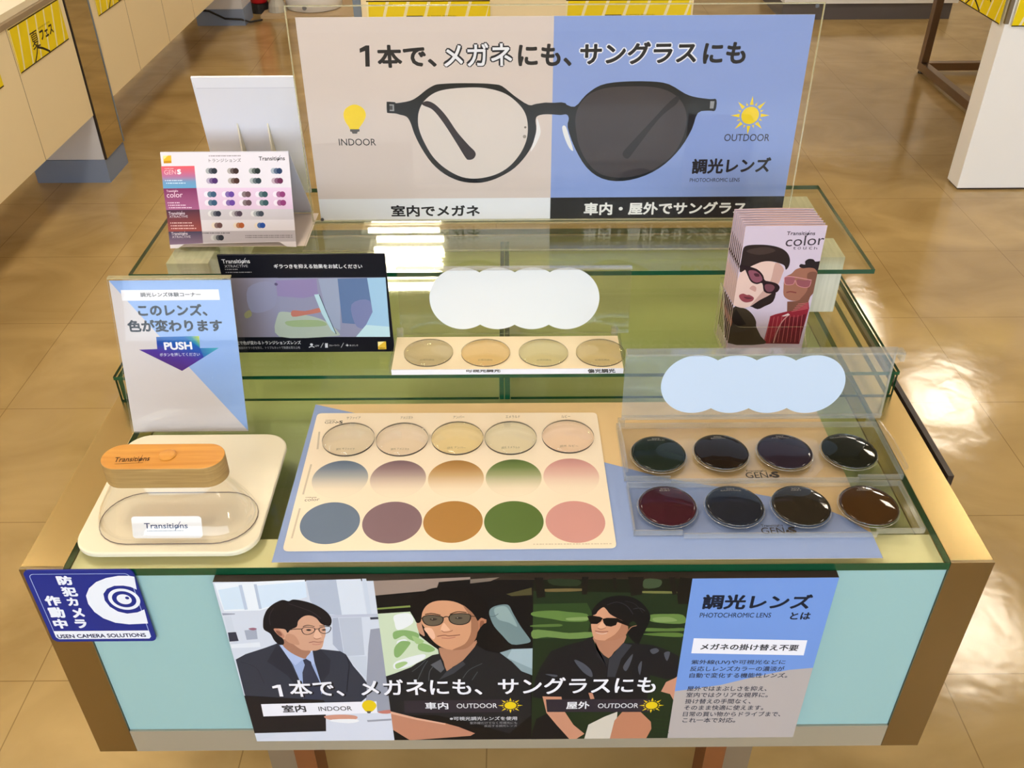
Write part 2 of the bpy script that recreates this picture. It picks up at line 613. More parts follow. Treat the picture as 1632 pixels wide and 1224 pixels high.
def pillar(label, y0, mirr):
    t = thing('counter_pillar', label, 'pillar', (XA - 0.15, y0 + 0.1, FLOOR))
    obj('plinth', bx(-1.942, -1.641, y0, y0 + 0.216, FLOOR, -0.603), slate, t)
    obj('shaft', bx(-1.942, -1.644, y0 + 0.004, y0 + 0.214, -0.602, 0.9), mat('pale_grey_laminate', (212, 212, 218), 0.4), t)
    if mirr:
        obj('mirror', bx(-1.643, -1.636, y0 + 0.012, y0 + 0.21, -0.602, 0.9), mirror, t)
        bm = bmesh.new(); box(bm, -1.643, -1.635, y0 + 0.003, y0 + 0.012, -0.602, 0.9)
        obj('mirror_edging', bm, dark, t)
        bm = bmesh.new(); box(bm, -1.643, -1.634, y0 + 0.21, y0 + 0.217, -0.602, 0.9)
        obj('edging', bm, mat('blue_grey_edging_and_reflection', (112, 124, 140), 0.3), t)
pillar('mirror-faced pillar on a slate blue plinth between the two left counters', 2.819, True)
pillar('grey pillar on a slate blue plinth at the far end of the left counters', 5.26, False)

# yellow summer posters hung on the counters
def yellow_poster(label, O, U, wid=0.418, hgt=0.144, group='yellow summer posters', flip=False):
    pl = Plane(O, U, (0, 0, 1))
    t = thing('yellow_poster', label, 'poster', O, group)
    bm = bmesh.new()
    slab(bm, pl, [(0, 0), (wid, 0), (wid, hgt), (0, hgt)], 0.0, 0.0015)
    obj('paper', bm, ink((240, 214, 26), 0.35), t)
    a = Art(Plane(pl.at(0, 0, 0.0016), U, (0, 0, 1)), 0.35)
    a.uvmode = True
    for k in range(7):
        x = -0.045 + k * 0.07
        q = [(x, 0.004), (x + 0.010, 0.004), (x + 0.052, hgt - 0.004), (x + 0.042, hgt - 0.004)]
        a.poly([(max(0, min(p[0], wid)), p[1]) for p in q], (246, 236, 190))
    D = (48, 34, 22)
    a.poly([(0, 0), (wid, 0), (wid, 0.004), (0, 0.004)], D)
    a.poly([(0, hgt - 0.004), (wid, hgt - 0.004), (wid, hgt), (0, hgt)], D)
    a.text('夏', (0.130, 0.040), (0.192, 0.040), 0.055, D, 0.005)
    a.stroke([(0.163, 0.046), (0.150, 0.028), (0.118, 0.003)], 0.007, D, smooth=3)
    a.stroke([(0.162, 0.042), (0.200, 0.028), (0.246, 0.004)], 0.008, D, smooth=3)
    a.text('フェス', (0.205, 0.052), (0.315, 0.052), 0.032, D, 0.025)
    a.text('SUMMER FESTIVAL', (0.205, 0.0905), (0.305, 0.0905), 0.005, (120, 100, 30))
    a.build('lettering', t)
yellow_poster('yellow summer poster on the near left counter, right next to the mirrored pillar', (XA + 0.001, 2.361, -0.113), (0, 1, 0))
yellow_poster('yellow summer poster cut off by the left picture edge, on the near counter', (XA + 0.001, 1.81, -0.113), (0, 1, 0))
yellow_poster('yellow summer poster on the left counter beyond the mirrored pillar', (XA + 0.001, 3.097, -0.110), (0, 1, 0))

# island counter straight behind the big poster
t = thing('island_counter', 'cream counter island straight behind the large glasses poster', 'counter', (0.06, 2.75, FLOOR))
obj('plinth', bx(-0.46, 0.58, 2.56, 3.0, FLOOR, -0.605), slate, t)
obj('cabinet', bx(-0.490, 0.635, 2.5, 3.04, -0.604, 0.105), cream, t)
obj('edge_reflection', bx(-0.518, -0.491, 2.5, 3.04, -0.604, 0.105), mat('blue_grey_edging_and_reflection', (112, 124, 140), 0.3), t)  # reflection on the counter's edge put in as a blue-grey strip
obj('counter_top', bx(-0.518, 0.635, 2.5, 3.04, 0.106, 0.125), creamtop, t)
yellow_poster('yellow summer poster on the island counter above the beige half of the big poster', (-0.472, 2.499, -0.062), (1, 0, 0))
yellow_poster('yellow summer poster on the island counter above the blue half of the big poster', (0.203, 2.499, -0.062), (1, 0, 0), 0.425)

# far right counter
t = thing('far_counter', 'white counter on a dark grey plinth at the far right, back of the shop', 'counter', (2.3, 5.6, FLOOR))
obj('plinth', bx(1.74, 2.807, 5.323, 5.9, FLOOR, -0.600), mat('dark_grey_plinth', (92, 88, 92), 0.45), t)
obj('cabinet', bx(1.74, 2.83, 5.30, 5.9, -0.599, 0.2), bigwhite, t)

# right counter on a white end panel and a steel frame
t = thing('display_counter', 'white counter with yellow posters at the right picture edge, on a steel tube frame', 'counter', (2.6, 3.4, FLOOR))
obj('panel_base', bx(1.818, 3.5, 2.697, 2.783, FLOOR, -0.693), dark, t)
obj('end_panel', bx(1.811, 3.5, 2.69, 2.79, -0.692, 0.085), bigwhite, t, bevel=0.002)
obj('corner_strip', bx(1.808, 1.822, 2.686, 2.70, -0.055, 0.085), mat('brushed_metal', (150, 140, 125), 0.35, 0.8), t)
obj('top', bx(1.80, 3.5, 2.68, 4.3, 0.086, 0.14), creamtop, t)
steel = mat('brown_steel_tube', (132, 110, 90), 0.28, 0.85)
obj('post', bx(2.205, 2.245, 4.195, 4.235, -0.64, 0.0855), steel, t, bevel=0.002)
obj('side_bar', bx(2.205, 2.245, 2.8, 4.235, -0.682, -0.641), steel, t, bevel=0.002)
obj('back_bar', bx(2.246, 3.3, 4.195, 4.235, -0.682, -0.641), steel, t, bevel=0.002)
for y in (4.215, 2.9):
    bm = bmesh.new(); lathe(bm, [(0.016, FLOOR), (0.016, -0.69), (0.008, -0.688), (0.008, -0.682)], 2.225, y, 16)
    obj('foot', bm, dark, t)
yellow_poster('yellow summer poster hanging from the left side of the right counter', (1.7985, 3.125, -0.0615), (0, -1, 0))
yellow_poster('yellow summer poster on the bright front of the right counter', (1.83, 2.6785, -0.0615), (1, 0, 0))

# things at the far left of the back
t = thing('waste_bin', 'round white bin standing on the floor at the back, left of the large poster', 'bin', (-1.27, 5.62, FLOOR))
bm = bmesh.new(); lathe(bm, [(0.165, FLOOR + 0.021), (0.182, FLOOR + 0.026), (0.186, FLOOR + 0.1), (0.195, -0.15), (0.2, -0.145)], -1.27, 5.65, 40)
obj('shell', bm, bigwhite, t, smooth=True)
bm = bmesh.new(); tube(bm, [(-1.30, 5.475, -0.645), (-1.30, 5.455, -0.645)], 0.014, 12)
obj('screw', bm, mat('screw_metal', (140, 140, 145), 0.3, 0.9), t)
props(obj('floor_board', bx(-1.58, -0.9, 5.42, 6.2, FLOOR, FLOOR + 0.02), mat('beige_board', (196, 172, 136), 0.5), base=(-1.24, 5.8, FLOOR)),
      'low beige board on the floor under the white bin', 'board')
t = thing('fire_extinguisher', 'red cylinder with a black foot on the floor beside the far grey pillar', 'extinguisher', (-1.60, 5.62, FLOOR))
bm = bmesh.new(); lathe(bm, [(0.05, FLOOR + 0.06), (0.055, FLOOR + 0.07), (0.055, -0.3), (0.02, -0.22)], -1.62, 5.60, 24)
obj('body', bm, mat('red_enamel', (190, 24, 30), 0.3), t, smooth=True)
bm = bmesh.new(); lathe(bm, [(0.058, FLOOR), (0.058, FLOOR + 0.06)], -1.62, 5.60, 24)
obj('foot', bm, mat('black_rubber', (24, 20, 20), 0.6), t)
t = thing('power_adapter', 'small white plug on a white stick between the red cylinder and the bin', 'plug', (-1.5, 5.5, FLOOR + 0.02))
bm = bmesh.new(); lathe(bm, [(0.06, FLOOR + 0.021), (0.055, FLOOR + 0.06), (0.03, FLOOR + 0.11)], -1.49, 5.53, 16)
obj('plug', bm, mat('grey_white_plastic', (190, 186, 176), 0.4), t)
obj('stick', bx(-1.535, -1.515, 5.60, 5.62, FLOOR + 0.021, 0.0), mat('grey_white_plastic', (190, 186, 176), 0.4), t)
bm = bmesh.new()
tube(bm, [(x, y, z) for x, y, z in ((-1.94, 5.25, -0.60), (-1.85, 5.251, -0.61), (-1.76, 5.251, -0.655), (-1.66, 5.251, -0.66), (-1.62, 5.29, -0.685), (-1.56, 5.37, -0.692))], 0.006, 6)
props(obj('power_cable', bm, mat('black_cable', (20, 18, 18), 0.5), base=(-1.75, 5.25, -0.69)), 'black cable trailing down the far slate plinth to the floor', 'cable')
t = thing('shadow_block', 'dark brown block added for the shadow under the counter, behind the white bin', 'cabinet', (-1.2, 6.6, FLOOR))  # added block, dark brown in place of the shadow under the counter
obj('body', bx(-2.4, -0.3, 6.3, 6.9, FLOOR, 0.3), mat('shadow_dark_brown', (60, 44, 32), 0.5), t)

# ------------------------------------------------------------------ display table
brass = mat('champagne_metal', (232, 206, 146), 0.24, 1.0)
brass_dim = mat('champagne_metal_dim_front', (146, 130, 100), 0.3, 1.0)  # side-frame metal darkened: dim front reflections put into its colour
rail = mat('satin_steel_rail', (176, 172, 158), 0.35, 0.45)
YB = 0.93
T = thing('display_table', 'low glass-topped display table with gold metal sides and a pale blue front panel', 'display table', (0, 0.46, FLOOR))
for sx in (-1, 1):
    x0, x1 = (-0.6, -0.546) if sx < 0 else (0.546, 0.6)
    obj('side_frame', bx(x0, x1, 0.0045, YB, -0.383, 0.0), brass, T, bevel=0.001)
    obj('front_stile', bx(x0, x1, 0.0, 0.0042, -0.383, -0.0005), brass_dim, T)
obj('bottom_rail', bx(-0.5455, 0.5455, 0.0, YB, -0.383, -0.3345), rail, T)
bm = bmesh.new(); sheetbox(bm, -0.5455, 0.5455, 0.003, 0.011, -0.334, -0.0135, 1)
obj('front_panel', bm, [mat('frosted_blue_glass', (150, 190, 194), 0.35, 0, 0.5), mat('panel_glass_edge', (150, 178, 140), 0.2)], T)
obj('rear_panel', bx(-0.5455, 0.5455, YB - 0.01, YB, -0.334, -0.0135), rail, T)
bm = bmesh.new(); sheetbox(bm, -0.5455, 0.5455, 0.0, YB, -0.0125, 0.0, 2)
obj('glass_top', bm, [GLASS, EDGE], T)
obj('deck_lit_band', bx(-0.545, 0.545, 0.0115, 0.062, -0.03, -0.0135), mat('lit_band_pale', (250, 244, 196), 0.6), T)  # bright front band under the glass, its light put into the pale colour
obj('deck_shaded', bx(-0.545, 0.545, 0.063, YB - 0.011, -0.06, -0.045), mat('shaded_deck_olive', (172, 182, 124), 0.7), T)  # glass green plus the shade of the unlit deck, put into the colour
legw = mat('brown_wood_leg', (120, 70, 32), 0.5)
legm = mat('leg_steel', (150, 138, 120), 0.35, 0.6)
for x in (-0.325, 0.327):
    for y in (0.06, 0.72):
        bm = bmesh.new(); box(bm, x - 0.016, x + 0.016, y, y + 0.05, FLOOR, -0.3835)
        lg = obj('leg', bm, legw, T)
        s = -1 if x < 0 else 1
        bm = bmesh.new(); box(bm, x + s * 0.0165 - (0.045 if s < 0 else 0), x + s * 0.0165 + (0.045 if s > 0 else 0), y + 0.01, y + 0.05, FLOOR, -0.3835)
        obj('steel_strip', bm, legm, lg)

# poster board hung on the right side of the table
bm = bmesh.new(); box(bm, 0.6025, 0.6105, 0.157, 0.92, -0.325, 0.003)
props(obj('side_board', bm, dark, base=(0.606, 0.54, -0.16)), 'thin dark board hanging along the right side of the display table', 'board')

# ------------------------------------------------------------------ glass riser
R = thing('glass_riser', 'low green glass box on the table top behind the lens samples', 'glass riser', (0, 0.6, 0.0))
bm = bmesh.new(); sheetbox(bm, -0.59, 0.59, 0.342, 0.875, 0.042, 0.048, 2); obj('top_pane', bm, [GLASS3, EDGE], R)
bm = bmesh.new(); sheetbox(bm, -0.589, -0.0125, 0.3435, 0.3495, 0.0006, 0.0416, 1); obj('front_pane', bm, [GLASS3, EDGE], R)
bm = bmesh.new(); sheetbox(bm, 0.0055, 0.589, 0.3435, 0.3495, 0.0006, 0.0416, 1); obj('front_pane', bm, [GLASS3, EDGE], R)
for x in (-0.588, 0.581):
    bm = bmesh.new(); sheetbox(bm, x, x + 0.007, 0.351, 0.875, 0.0006, 0.0416, 0); obj('side_pane', bm, [GLASS3, EDGE], R)
bm = bmesh.new(); sheetbox(bm, -0.0115, -0.0045, 0.3435, 0.79, 0.0006, 0.0416, 0); obj('divider_pane', bm, [GLASS3, EDGE], R)
bm = bmesh.new(); sheetbox(bm, -0.0035, 0.0045, 0.3435, 0.79, 0.0006, 0.0416, 0); obj('divider_pane', bm, [GLASS3, EDGE], R)

# white blocks and the upper shelf
blockm = mat('white_wood_block', (214, 212, 196), 0.6)
noise_into(blockm, (200, 200, 184), (224, 222, 208), (140, 20, 8), 3, 0.3, 0.7)
for lab, x, y in (('white wood-grain block under the front left corner of the upper glass shelf', -0.538, 0.508),
                  ('white wood-grain block under the front right corner of the upper glass shelf', 0.472, 0.515),
                  ('white wood-grain block under the rear left corner of the upper glass shelf', -0.538, 0.70),
                  ('white wood-grain block under the rear right corner of the upper glass shelf', 0.472, 0.68)):
    props(obj('support_block', bx(x, x + 0.067, y, y + 0.067, 0.0485, 0.1500), blockm, bevel=0.001, base=(x + 0.033, y + 0.033, 0.0485)), lab, 'block', 'white shelf blocks')
bm = bmesh.new(); sheetbox(bm, -0.5785, 0.566, 0.459, 0.776, 0.1505, 0.158, 2)
props(obj('glass_shelf', bm, [GLASS2, EDGE], base=(0, 0.61, 0.1505)), 'wide clear glass shelf with green edges resting on white blocks', 'glass shelf')

# ------------------------------------------------------------------ big glasses poster in its acrylic stand
def quad_px(pl, *pts):
    return [pl.hit(p) for p in pts]

def rim(bm, pl, q, w, d0, d1):
    """narrow bright rim strips along the edges of a clear sheet"""
    n = len(q)
    for i in range(n):
        a = Vector(q[i]); b = Vector(q[(i + 1) % n])
        d = (b - a).normalized(); nn = Vector((-d.y, d.x)) * w
        slab(bm, pl, [tuple(a), tuple(b), tuple(b + nn), tuple(a + nn)], d0, d1)

P1 = lean(0.630, 0.158, 1.5)
pq = quad_px(P1, (513, 352), (1245, 350), (1298, 23), (469, 28))
xl = (pq[0][0] + pq[3][0]) / 2; xr = (pq[1][0] + pq[2][0]) / 2
hb = (pq[0][1] + pq[1][1]) / 2; ht = (pq[2][1] + pq[3][1]) / 2
t = thing('glasses_poster', 'large poster of a pair of black glasses, beige left half and blue right half', 'poster', (0.077, 0.632, 0.166))
bm = bmesh.new(); slab(bm, P1, [(xl, hb), (xr, hb), (xr, ht), (xl, ht)], -0.001, 0)
obj('paper', bm, WHITE, t)
BE = (214, 199, 192); BL = (140, 160, 214); BK = (34, 32, 36)
a = Art(P1, 0.45)
a.uvmode = True
um = P1.hit((880, 180))[0]
vb = P1.hit((878, 315))[1]
a.poly([(xl, vb), (um, vb), (um, ht), (xl, ht)], BE)
a.poly([(um, vb), (xr, vb), (xr, ht), (um, ht)], BL)
a.poly([(xl, hb), (um, hb), (um, vb), (xl, vb)], (228, 228, 232))
a.poly([(um, hb), (xr, hb), (xr, vb), (um, vb)], (36, 33, 35))
a.view()
a.view(440, 0, 3.4); a.poly([(486, 246), (505, 246), (508, 361), (484, 361), (482, 276), (454, 286), (452, 264)], BK); a.view()
a.text('本で、', (602.5, 108.5), (696.5, 107.5), 71.5, BK, 0.022)
a.text('メガネ', (706, 108.5), (818.5, 106.5), 67.5, (30, 30, 40), 0.05)
a.text('メガネ', (708, 107), (816.5, 105), 69.5, (232, 230, 236), 0.012)
a.text('にも、', (825.5, 106.5), (911, 105.5), 70, BK, 0.022)
a.text('サングラス', (922, 105.5), (1111, 102.5), 66, (234, 234, 244), 0.05)
a.text('サングラス', (924, 104), (1109, 101), 68, BK, 0.02)
a.text('にも', (1119, 102.5), (1187, 101.5), 67.5, BK, 0.022)
a.text('室内でメガネ', (624, 345.5), (765, 345), 327, BK, 0.02)
a.text('車内・屋外でサングラス', (930, 343), (1188, 341), 323, (236, 234, 230), 0.02)
a.text('INDOOR', (540.5, 232), (599.5, 232), 221, (60, 56, 56), 0.003)
a.text('OUTDOOR', (1153.5, 225), (1225.5, 225), 213.5, (58, 58, 66), 0.003)
a.text('調光レンズ', (1101.5, 277.5), (1226.5, 275), 253, BK, 0.022)
a.text('PHOTOCHROMIC LENS', (1099, 290), (1178.5, 289.5), 284, BK, 0.004)
YE = (240, 208, 40)
a.poly([(547.5, 181), (552, 172), (565, 166.5), (578, 172), (583, 182), (580.5, 192), (572.5, 204), (571, 206), (558, 206), (556.5, 203), (549.5, 192)], YE, 4)
a.poly([(558, 206), (573, 206), (573, 209.5), (570, 210), (569, 213), (562, 213), (560.5, 210), (558, 209.5)], (86, 84, 84))
sun(a, (1195.5, 184), 14, 31, YE)
# frame
a.view(600, 100, 5.44)
FR = (24, 26, 30)
outer = [(88, 348), (95, 338), (160, 342), (175, 350), (290, 330), (360, 292), (430, 236), (500, 195), (560, 184), (700, 177), (880, 178), (1010, 185), (1090, 203), (1200, 290), (1320, 366), (1390, 355), (1500, 350), (1640, 350),
         (1640, 447), (1480, 446), (1400, 460), (1380, 500), (1386, 580), (1360, 690), (1300, 800), (1200, 910), (1080, 985), (960, 1030), (850, 1042), (720, 1025), (590, 965), (480, 870), (390, 740), (330, 620), (295, 520), (260, 468), (200, 450), (165, 440), (100, 436), (90, 420)]
lens_l = [(360, 480), (375, 400), (420, 325), (510, 258), (640, 226), (850, 214), (990, 228), (1120, 270), (1225, 350), (1290, 440), (1312, 550), (1300, 670), (1245, 790), (1150, 900), (1030, 970), (880, 1003), (740, 990), (600, 918), (490, 815), (410, 680), (368, 570)]
a.poly(outer, FR, 3)
a.poly(lens_l, (217, 205, 198), 4)
a.poly([(395, 352), (440, 332), (510, 362), (600, 455), (700, 600), (800, 715), (850, 765), (860, 800), (840, 832), (800, 842), (770, 820), (690, 690), (580, 520), (490, 410), (410, 372)], (44, 32, 36), 4)
a.poly([(112, 360), (152, 362), (154, 420), (114, 418)], (150, 150, 152))
a.poly([(112, 372), (140, 372), (140, 408), (114, 408)], (70, 70, 74))
a.poly([(1390, 480), (1418, 560), (1420, 620), (1380, 710), (1335, 770), (1360, 690), (1388, 580)], (234, 230, 230), 4)
a.disc((1290, 560), 10, (120, 110, 104)); a.disc((1284, 640), 15, (150, 140, 130))
a.view(860, 0, 3.4)
outr = [(-2, 560), (120, 560), (190, 578), (250, 515), (330, 462), (440, 443), (600, 441), (700, 456), (790, 508), (850, 527), (925, 537), (958, 540), (952, 598), (918, 600), (858, 612), (825, 700), (765, 800), (680, 888), (575, 950), (450, 981), (340, 968), (255, 908), (190, 800), (152, 690), (158, 640), (130, 616), (-2, 612)]
a.poly(outr, FR, 3)
a.poly([(194, 640), (215, 570), (270, 510), (360, 477), (480, 468), (620, 472), (715, 502), (775, 560), (797, 640), (780, 735), (730, 828), (650, 898), (560, 943), (440, 963), (330, 943), (260, 880), (214, 790), (198, 710)], (66, 59, 62), 4)
a.poly([(752, 518), (700, 555), (600, 662), (490, 780), (452, 825), (456, 850), (480, 858), (515, 815), (650, 640), (745, 560)], (36, 34, 38), 4)
a.poly([(122, 690), (140, 684), (160, 740), (182, 815), (160, 800), (135, 745)], (234, 232, 232), 4)
a.poly([(925, 548), (948, 548), (942, 588), (922, 588)], (150, 150, 152))
a.build('print', t)

t = thing('acrylic_stand', 'clear L-shaped acrylic stand that holds the large glasses poster', 'stand', (0.075, 0.58, 0.1585))
sq = quad_px(P1, (500, 357), (1256, 355), (1312, 3), (452, 3))
sx0 = (sq[0][0] + sq[3][0]) / 2; sx1 = (sq[1][0] + sq[2][0]) / 2; st = sq[2][1]
bm = bmesh.new(); slab(bm, P1, [(sx0, 0.0042), (sx1, 0.0042), (sx1, st), (sx0, st)], 0.0014, 0.0042, 1)
obj('panel', bm, [clear('poster_acrylic', (0.988, 0.988, 0.984), 0.016, 0.015), ACRE], t)
bm = bmesh.new(); sheetbox(bm, sx0, sx1, 0.527, 0.626, 0.1586, 0.1616, 2)
obj('foot', bm, [ACR, ACRE], t)
bm = bmesh.new(); rim(bm, P1, [(sx0, 0.006), (sx1, 0.006), (sx1, st), (sx0, st)], 0.0016, 0.0012, 0.0044)
obj('edge_rim', bm, ACRE, t)
for px in ((514.5, 348), (1301, 8)):
    c = P1.hit(px)
    bm = bmesh.new(); slab(bm, P1, circ(c[0], c[1], 0.0028, 16), 0.0043, 0.0058)
    obj('stud', bm, mat('dark_stud', (70, 70, 76), 0.4), t)

# ------------------------------------------------------------------ colour chart card
P2 = lean(0.543, 0.1585, 27)
t = thing('colour_chart', 'pale tent card printed with rows of lens tint dots, left end of glass shelf', 'tent card', (-0.44, 0.57, 0.1585))
P2v = (160, 220, 4.08)
a = Art(P2, 0.5); a.view(*P2v)
q0 = [(388, 95), (1222, 90), (1272, 672), (1275, 708), (1212, 706), (1165, 676), (545, 690), (505, 716), (455, 718)]
uv = [a.m(p) for p in q0]
bm = bmesh.new(); slab(bm, P2, uv, -0.0012, 0.0)
obj('front_panel', bm, ink((226, 220, 230)), t)
a.grad([(394, 184), (611, 181), (625, 325), (409, 328)], [(0, (226, 90, 96)), (0.45, (180, 110, 150)), (0.7, (110, 150, 190)), (1, (96, 158, 200))], (400, 184), (410, 328))
a.grad([(409, 328), (625, 325), (645, 465), (428, 468)], [(0, (112, 40, 84)), (1, (160, 92, 136))], (410, 328), (428, 468))
a.grad([(428, 468), (645, 465), (661, 606), (443, 609)], [(0, (62, 40, 62)), (1, (148, 72, 70))], (428, 468), (443, 609))
a.grad([(443, 609), (661, 606), (668, 684), (451, 694)], [(0, (56, 54, 80)), (1, (126, 104, 130))], (443, 609), (451, 694))
a.poly([(625, 325), (1240, 322), (1253, 462), (645, 465)], (224, 198, 224))
a.poly([(645, 465), (1253, 462), (1258, 530), (652, 533)], (206, 200, 210))
a.poly([(661, 606), (1266, 600), (1272, 672), (668, 682)], (186, 180, 192))
def dots(x, y, cs, dx=19, r=19):
    for i, c in enumerate(cs): a.disc((x - dx * (len(cs) - 1) / 2 + i * dx, y), r, c, 20)
D3 = lambda c: (tuple(int(150 + 0.4 * v) for v in c), tuple(int(60 + 0.7 * v) for v in c), c)
for x, c in ((722, (38, 44, 56)), (862, (52, 34, 32)), (1003, (36, 46, 44)), (1145, (30, 54, 90))): dots(x, 214, D3(c))
for x, c in ((726, (70, 40, 100)), (867, (66, 40, 34)), (1009, (40, 58, 66)), (1150, (92, 36, 72))): dots(x, 278, D3(c))
for yy, o in ((366, 0), (421, 5)):
    for x, c in ((714, (48, 80, 110)), (830, (94, 62, 150)), (938, (92, 70, 78)), (1048, (46, 76, 84)), (1162, (130, 52, 110))): dots(x + o, yy, ((236, 226, 240),) + D3(c)[1:], 22)
for x, c in ((742, (48, 50, 66)), (880, (70, 56, 72)), (1020, (56, 64, 78))): dots(x, 492, ((226, 224, 228),) + D3(c), 17, 18)
for x, c in ((758, (100, 70, 72)), (900, (160, 84, 44)), (1037, (30, 70, 150))): dots(x, 568, ((232, 218, 206),) + D3(c)[1:], 18, 18)
dots(760, 648, ((200, 200, 206),) + D3((40, 44, 56)), 17, 18)
a.poly([(407, 115), (460, 113), (463, 163), (412, 165)], (232, 182, 50))
a.poly([(407, 115), (440, 114), (412, 140)], (250, 226, 150)); a.poly([(411, 150), (462, 148), (463, 163), (412, 165)], (196, 140, 30))
logo(a, (1030, 147), (1200, 145), 120, BK)
a.text('トランジションズ', (705, 158), (915, 156), 134, (90, 80, 92), 0.006)
a.lines((705, 122), (912, 121), 110, (120, 110, 120))
a.text('GEN', (416, 238), (492, 236), 208, (250, 190, 196)); a.text('S', (500, 237), (526, 236), 203, (250, 240, 244), 0.03)
a.lines((418, 202), (480, 201), 193, (250, 200, 200))
a.lines((420, 282), (540, 280), 270, (214, 232, 244)); a.lines((428, 299), (556, 297), 287, (214, 232, 244))
logo(a, (430, 352), (505, 350), 338, (226, 200, 218))
a.text('color', (433, 388), (536, 385), 354, (236, 214, 230))
for k in range(3): a.lines((438 + k * 4, 427 + k * 16), (520 + k * 38, 425 + k * 16), 415 + k * 16, (236, 214, 230))
for y0, h in ((500, 0), (632, 18)):
    logo(a, (443 + h, y0), (550 + h, y0 - 2), y0 - 20, (210, 200, 214)); a.text('XTRACTIVE', (449 + h, y0 + 19), (569 + h, y0 + 17), y0 + 4, (206, 196, 210), 0.004)
for k in range(3): a.lines((455 + k * 3, 558 + k * 18), (600 + k * 14, 556 + k * 18), 546 + k * 18, (232, 204, 204))
a.lines((665, 624), (845, 619), 612, (70, 66, 76)); a.lines((944, 652), (1250, 644), 628, (120, 114, 122), 2)
a.build('print', t)
# rear leg of the tent card with its side feet
bm = bmesh.new()
TP = P2.at(*uv[0]); TQ = P2.at(*uv[1])
for (x0, x1) in ((TP.x, TQ.x),):
    yb, zb = 0.672, 0.1592
    v = [bm.verts.new(p) for p in ((x0, TP.y + 0.0006, TP.z), (x1, TP.y + 0.0006, TP.z), (x1 + 0.012, yb, zb), (x0 - 0.005, yb, zb))]
    w = [bm.verts.new(Vector(p) + Vector((0, 0.0012, 0.0006))) for p in ((x0, TP.y + 0.0006, TP.z), (x1, TP.y + 0.0006, TP.z), (x1 + 0.012, yb, zb), (x0 - 0.005, yb, zb))]
    bm.faces.new(v); bm.faces.new(w[::-1])
    for i in range(4): bm.faces.new((v[i], v[(i + 1) % 4], w[(i + 1) % 4], w[i]))
obj('rear_panel', bm, ink((206, 204, 216)), t)
bm = bmesh.new(); box(bm, -0.535, -0.322, 0.548, 0.670, 0.1586, 0.1591)
obj('bottom_flap', bm, ink((222, 208, 200)), t)

# ------------------------------------------------------------------ white card seen from behind, with easel ribs
P3 = lean(0.757, 0.1585, -21.5)
t = thing('easel_card', 'blank white card back held by easel ribs, behind the tint chart', 'card', (-0.42, 0.72, 0.1585))
cq = [(-0.511, 0.0), (-0.349, 0.0), (-0.331, 0.252), (-0.492, 0.252)]
bm = bmesh.new(); slab(bm, P3, cq, -0.004, 0.0)
obj('card', bm, ink((234, 232, 240)), t)
a = Art(P3); a.uvmode = True
a.poly([(-0.492, 0.251), (-0.331, 0.251), (-0.334, 0.232), (-0.489, 0.232)], (240, 238, 246))
a.poly([(-0.489, 0.232), (-0.334, 0.232), (-0.3342, 0.2312), (-0.4888, 0.2312)], (206, 204, 216))
a.build('folded_flap', t)
for u in (-0.442, -0.392):
    A = P3.at(u, 0.16, 0.0005); B = P3.at(u, 0.002, 0.0005); C = Vector((u, 0.695, 0.159))
    bm = bmesh.new()
    v = [bm.verts.new(p + Vector((dx, 0, 0))) for dx in (-0.0012, 0.0012) for p in (A, B, C)]
    bm.faces.new((v[0], v[1], v[2])); bm.faces.new((v[5], v[4], v[3]))
    for i in range(3): bm.faces.new((v[i], v[(i + 1) % 3], v[3 + (i + 1) % 3], v[3 + i]))
    obj('rib', bm, ink((222, 214, 196)), t)

# ------------------------------------------------------------------ black polarised demo sign
P4 = lean(0.404, 0.0485, -3.0)
t = thing('demo_sign', 'black-framed sign with a pale colour picture, standing left of the lens case', 'sign', (-0.296, 0.405, 0.0485))
a = Art(P4, 0.3); a.view(160, 400, 3.4)
bl = P4.hit((378, 563)); br = P4.hit((625, 562)); tr = P4.hit((613, 405)); tl = P4.hit((345, 405))
bm = bmesh.new(); slab(bm, P4, [(tl[0], 0.001), (tr[0], 0.001), (tr[0], tr[1]), (tl[0], tr[1])], -0.003, 0.0)
obj('board', bm, ink((14, 16, 26), 0.35), t)
a.poly([(688, 147), (1545, 143), (1570, 465), (740, 467)], (140, 142, 170))
a.grad([(688, 147), (960, 145), (985, 466), (740, 467)], [(0, (116, 108, 112)), (0.5, (134, 130, 150)), (1, (140, 142, 172))], (700, 300), (985, 300))
a.poly([(800, 200), (930, 170), (945, 300), (820, 330)], (140, 142, 172), 4)
a.poly([(950, 160), (1170, 150), (1180, 240), (1100, 255), (960, 245)], (140, 128, 172))
a.poly([(960, 350), (1010, 330), (1200, 370), (1290, 440), (1260, 462), (970, 464)], (168, 180, 170), 4)
a.poly([(1010, 380), (1180, 375), (1220, 405), (1040, 410)], (150, 170, 130), 4)
a.poly([(1180, 150), (1300, 147), (1300, 430), (1240, 400)], (150, 160, 186))
a.poly([(1285, 150), (1445, 146), (1475, 330), (1440, 400), (1310, 390)], (92, 116, 158))
a.poly([(1360, 290), (1460, 270), (1470, 400), (1390, 410)], (118, 126, 170), 4)
a.poly([(1445, 146), (1545, 143), (1570, 465), (1390, 465), (1440, 400), (1475, 330)], (158, 196, 226))
a.poly([(1440, 400), (1566, 410), (1570, 465), (1385, 465)], (190, 220, 230))
a.poly([(1040, 322), (1110, 325), (1190, 308), (1196, 330), (1120, 345), (1042, 356)], (184, 116, 104), 3)
a.poly([(1158, 236), (1186, 234), (1225, 330), (1278, 450), (1252, 430), (1200, 340)], (176, 208, 220))
a.stroke([(1186, 236), (1225, 330), (1278, 450)], 4, (56, 64, 84))
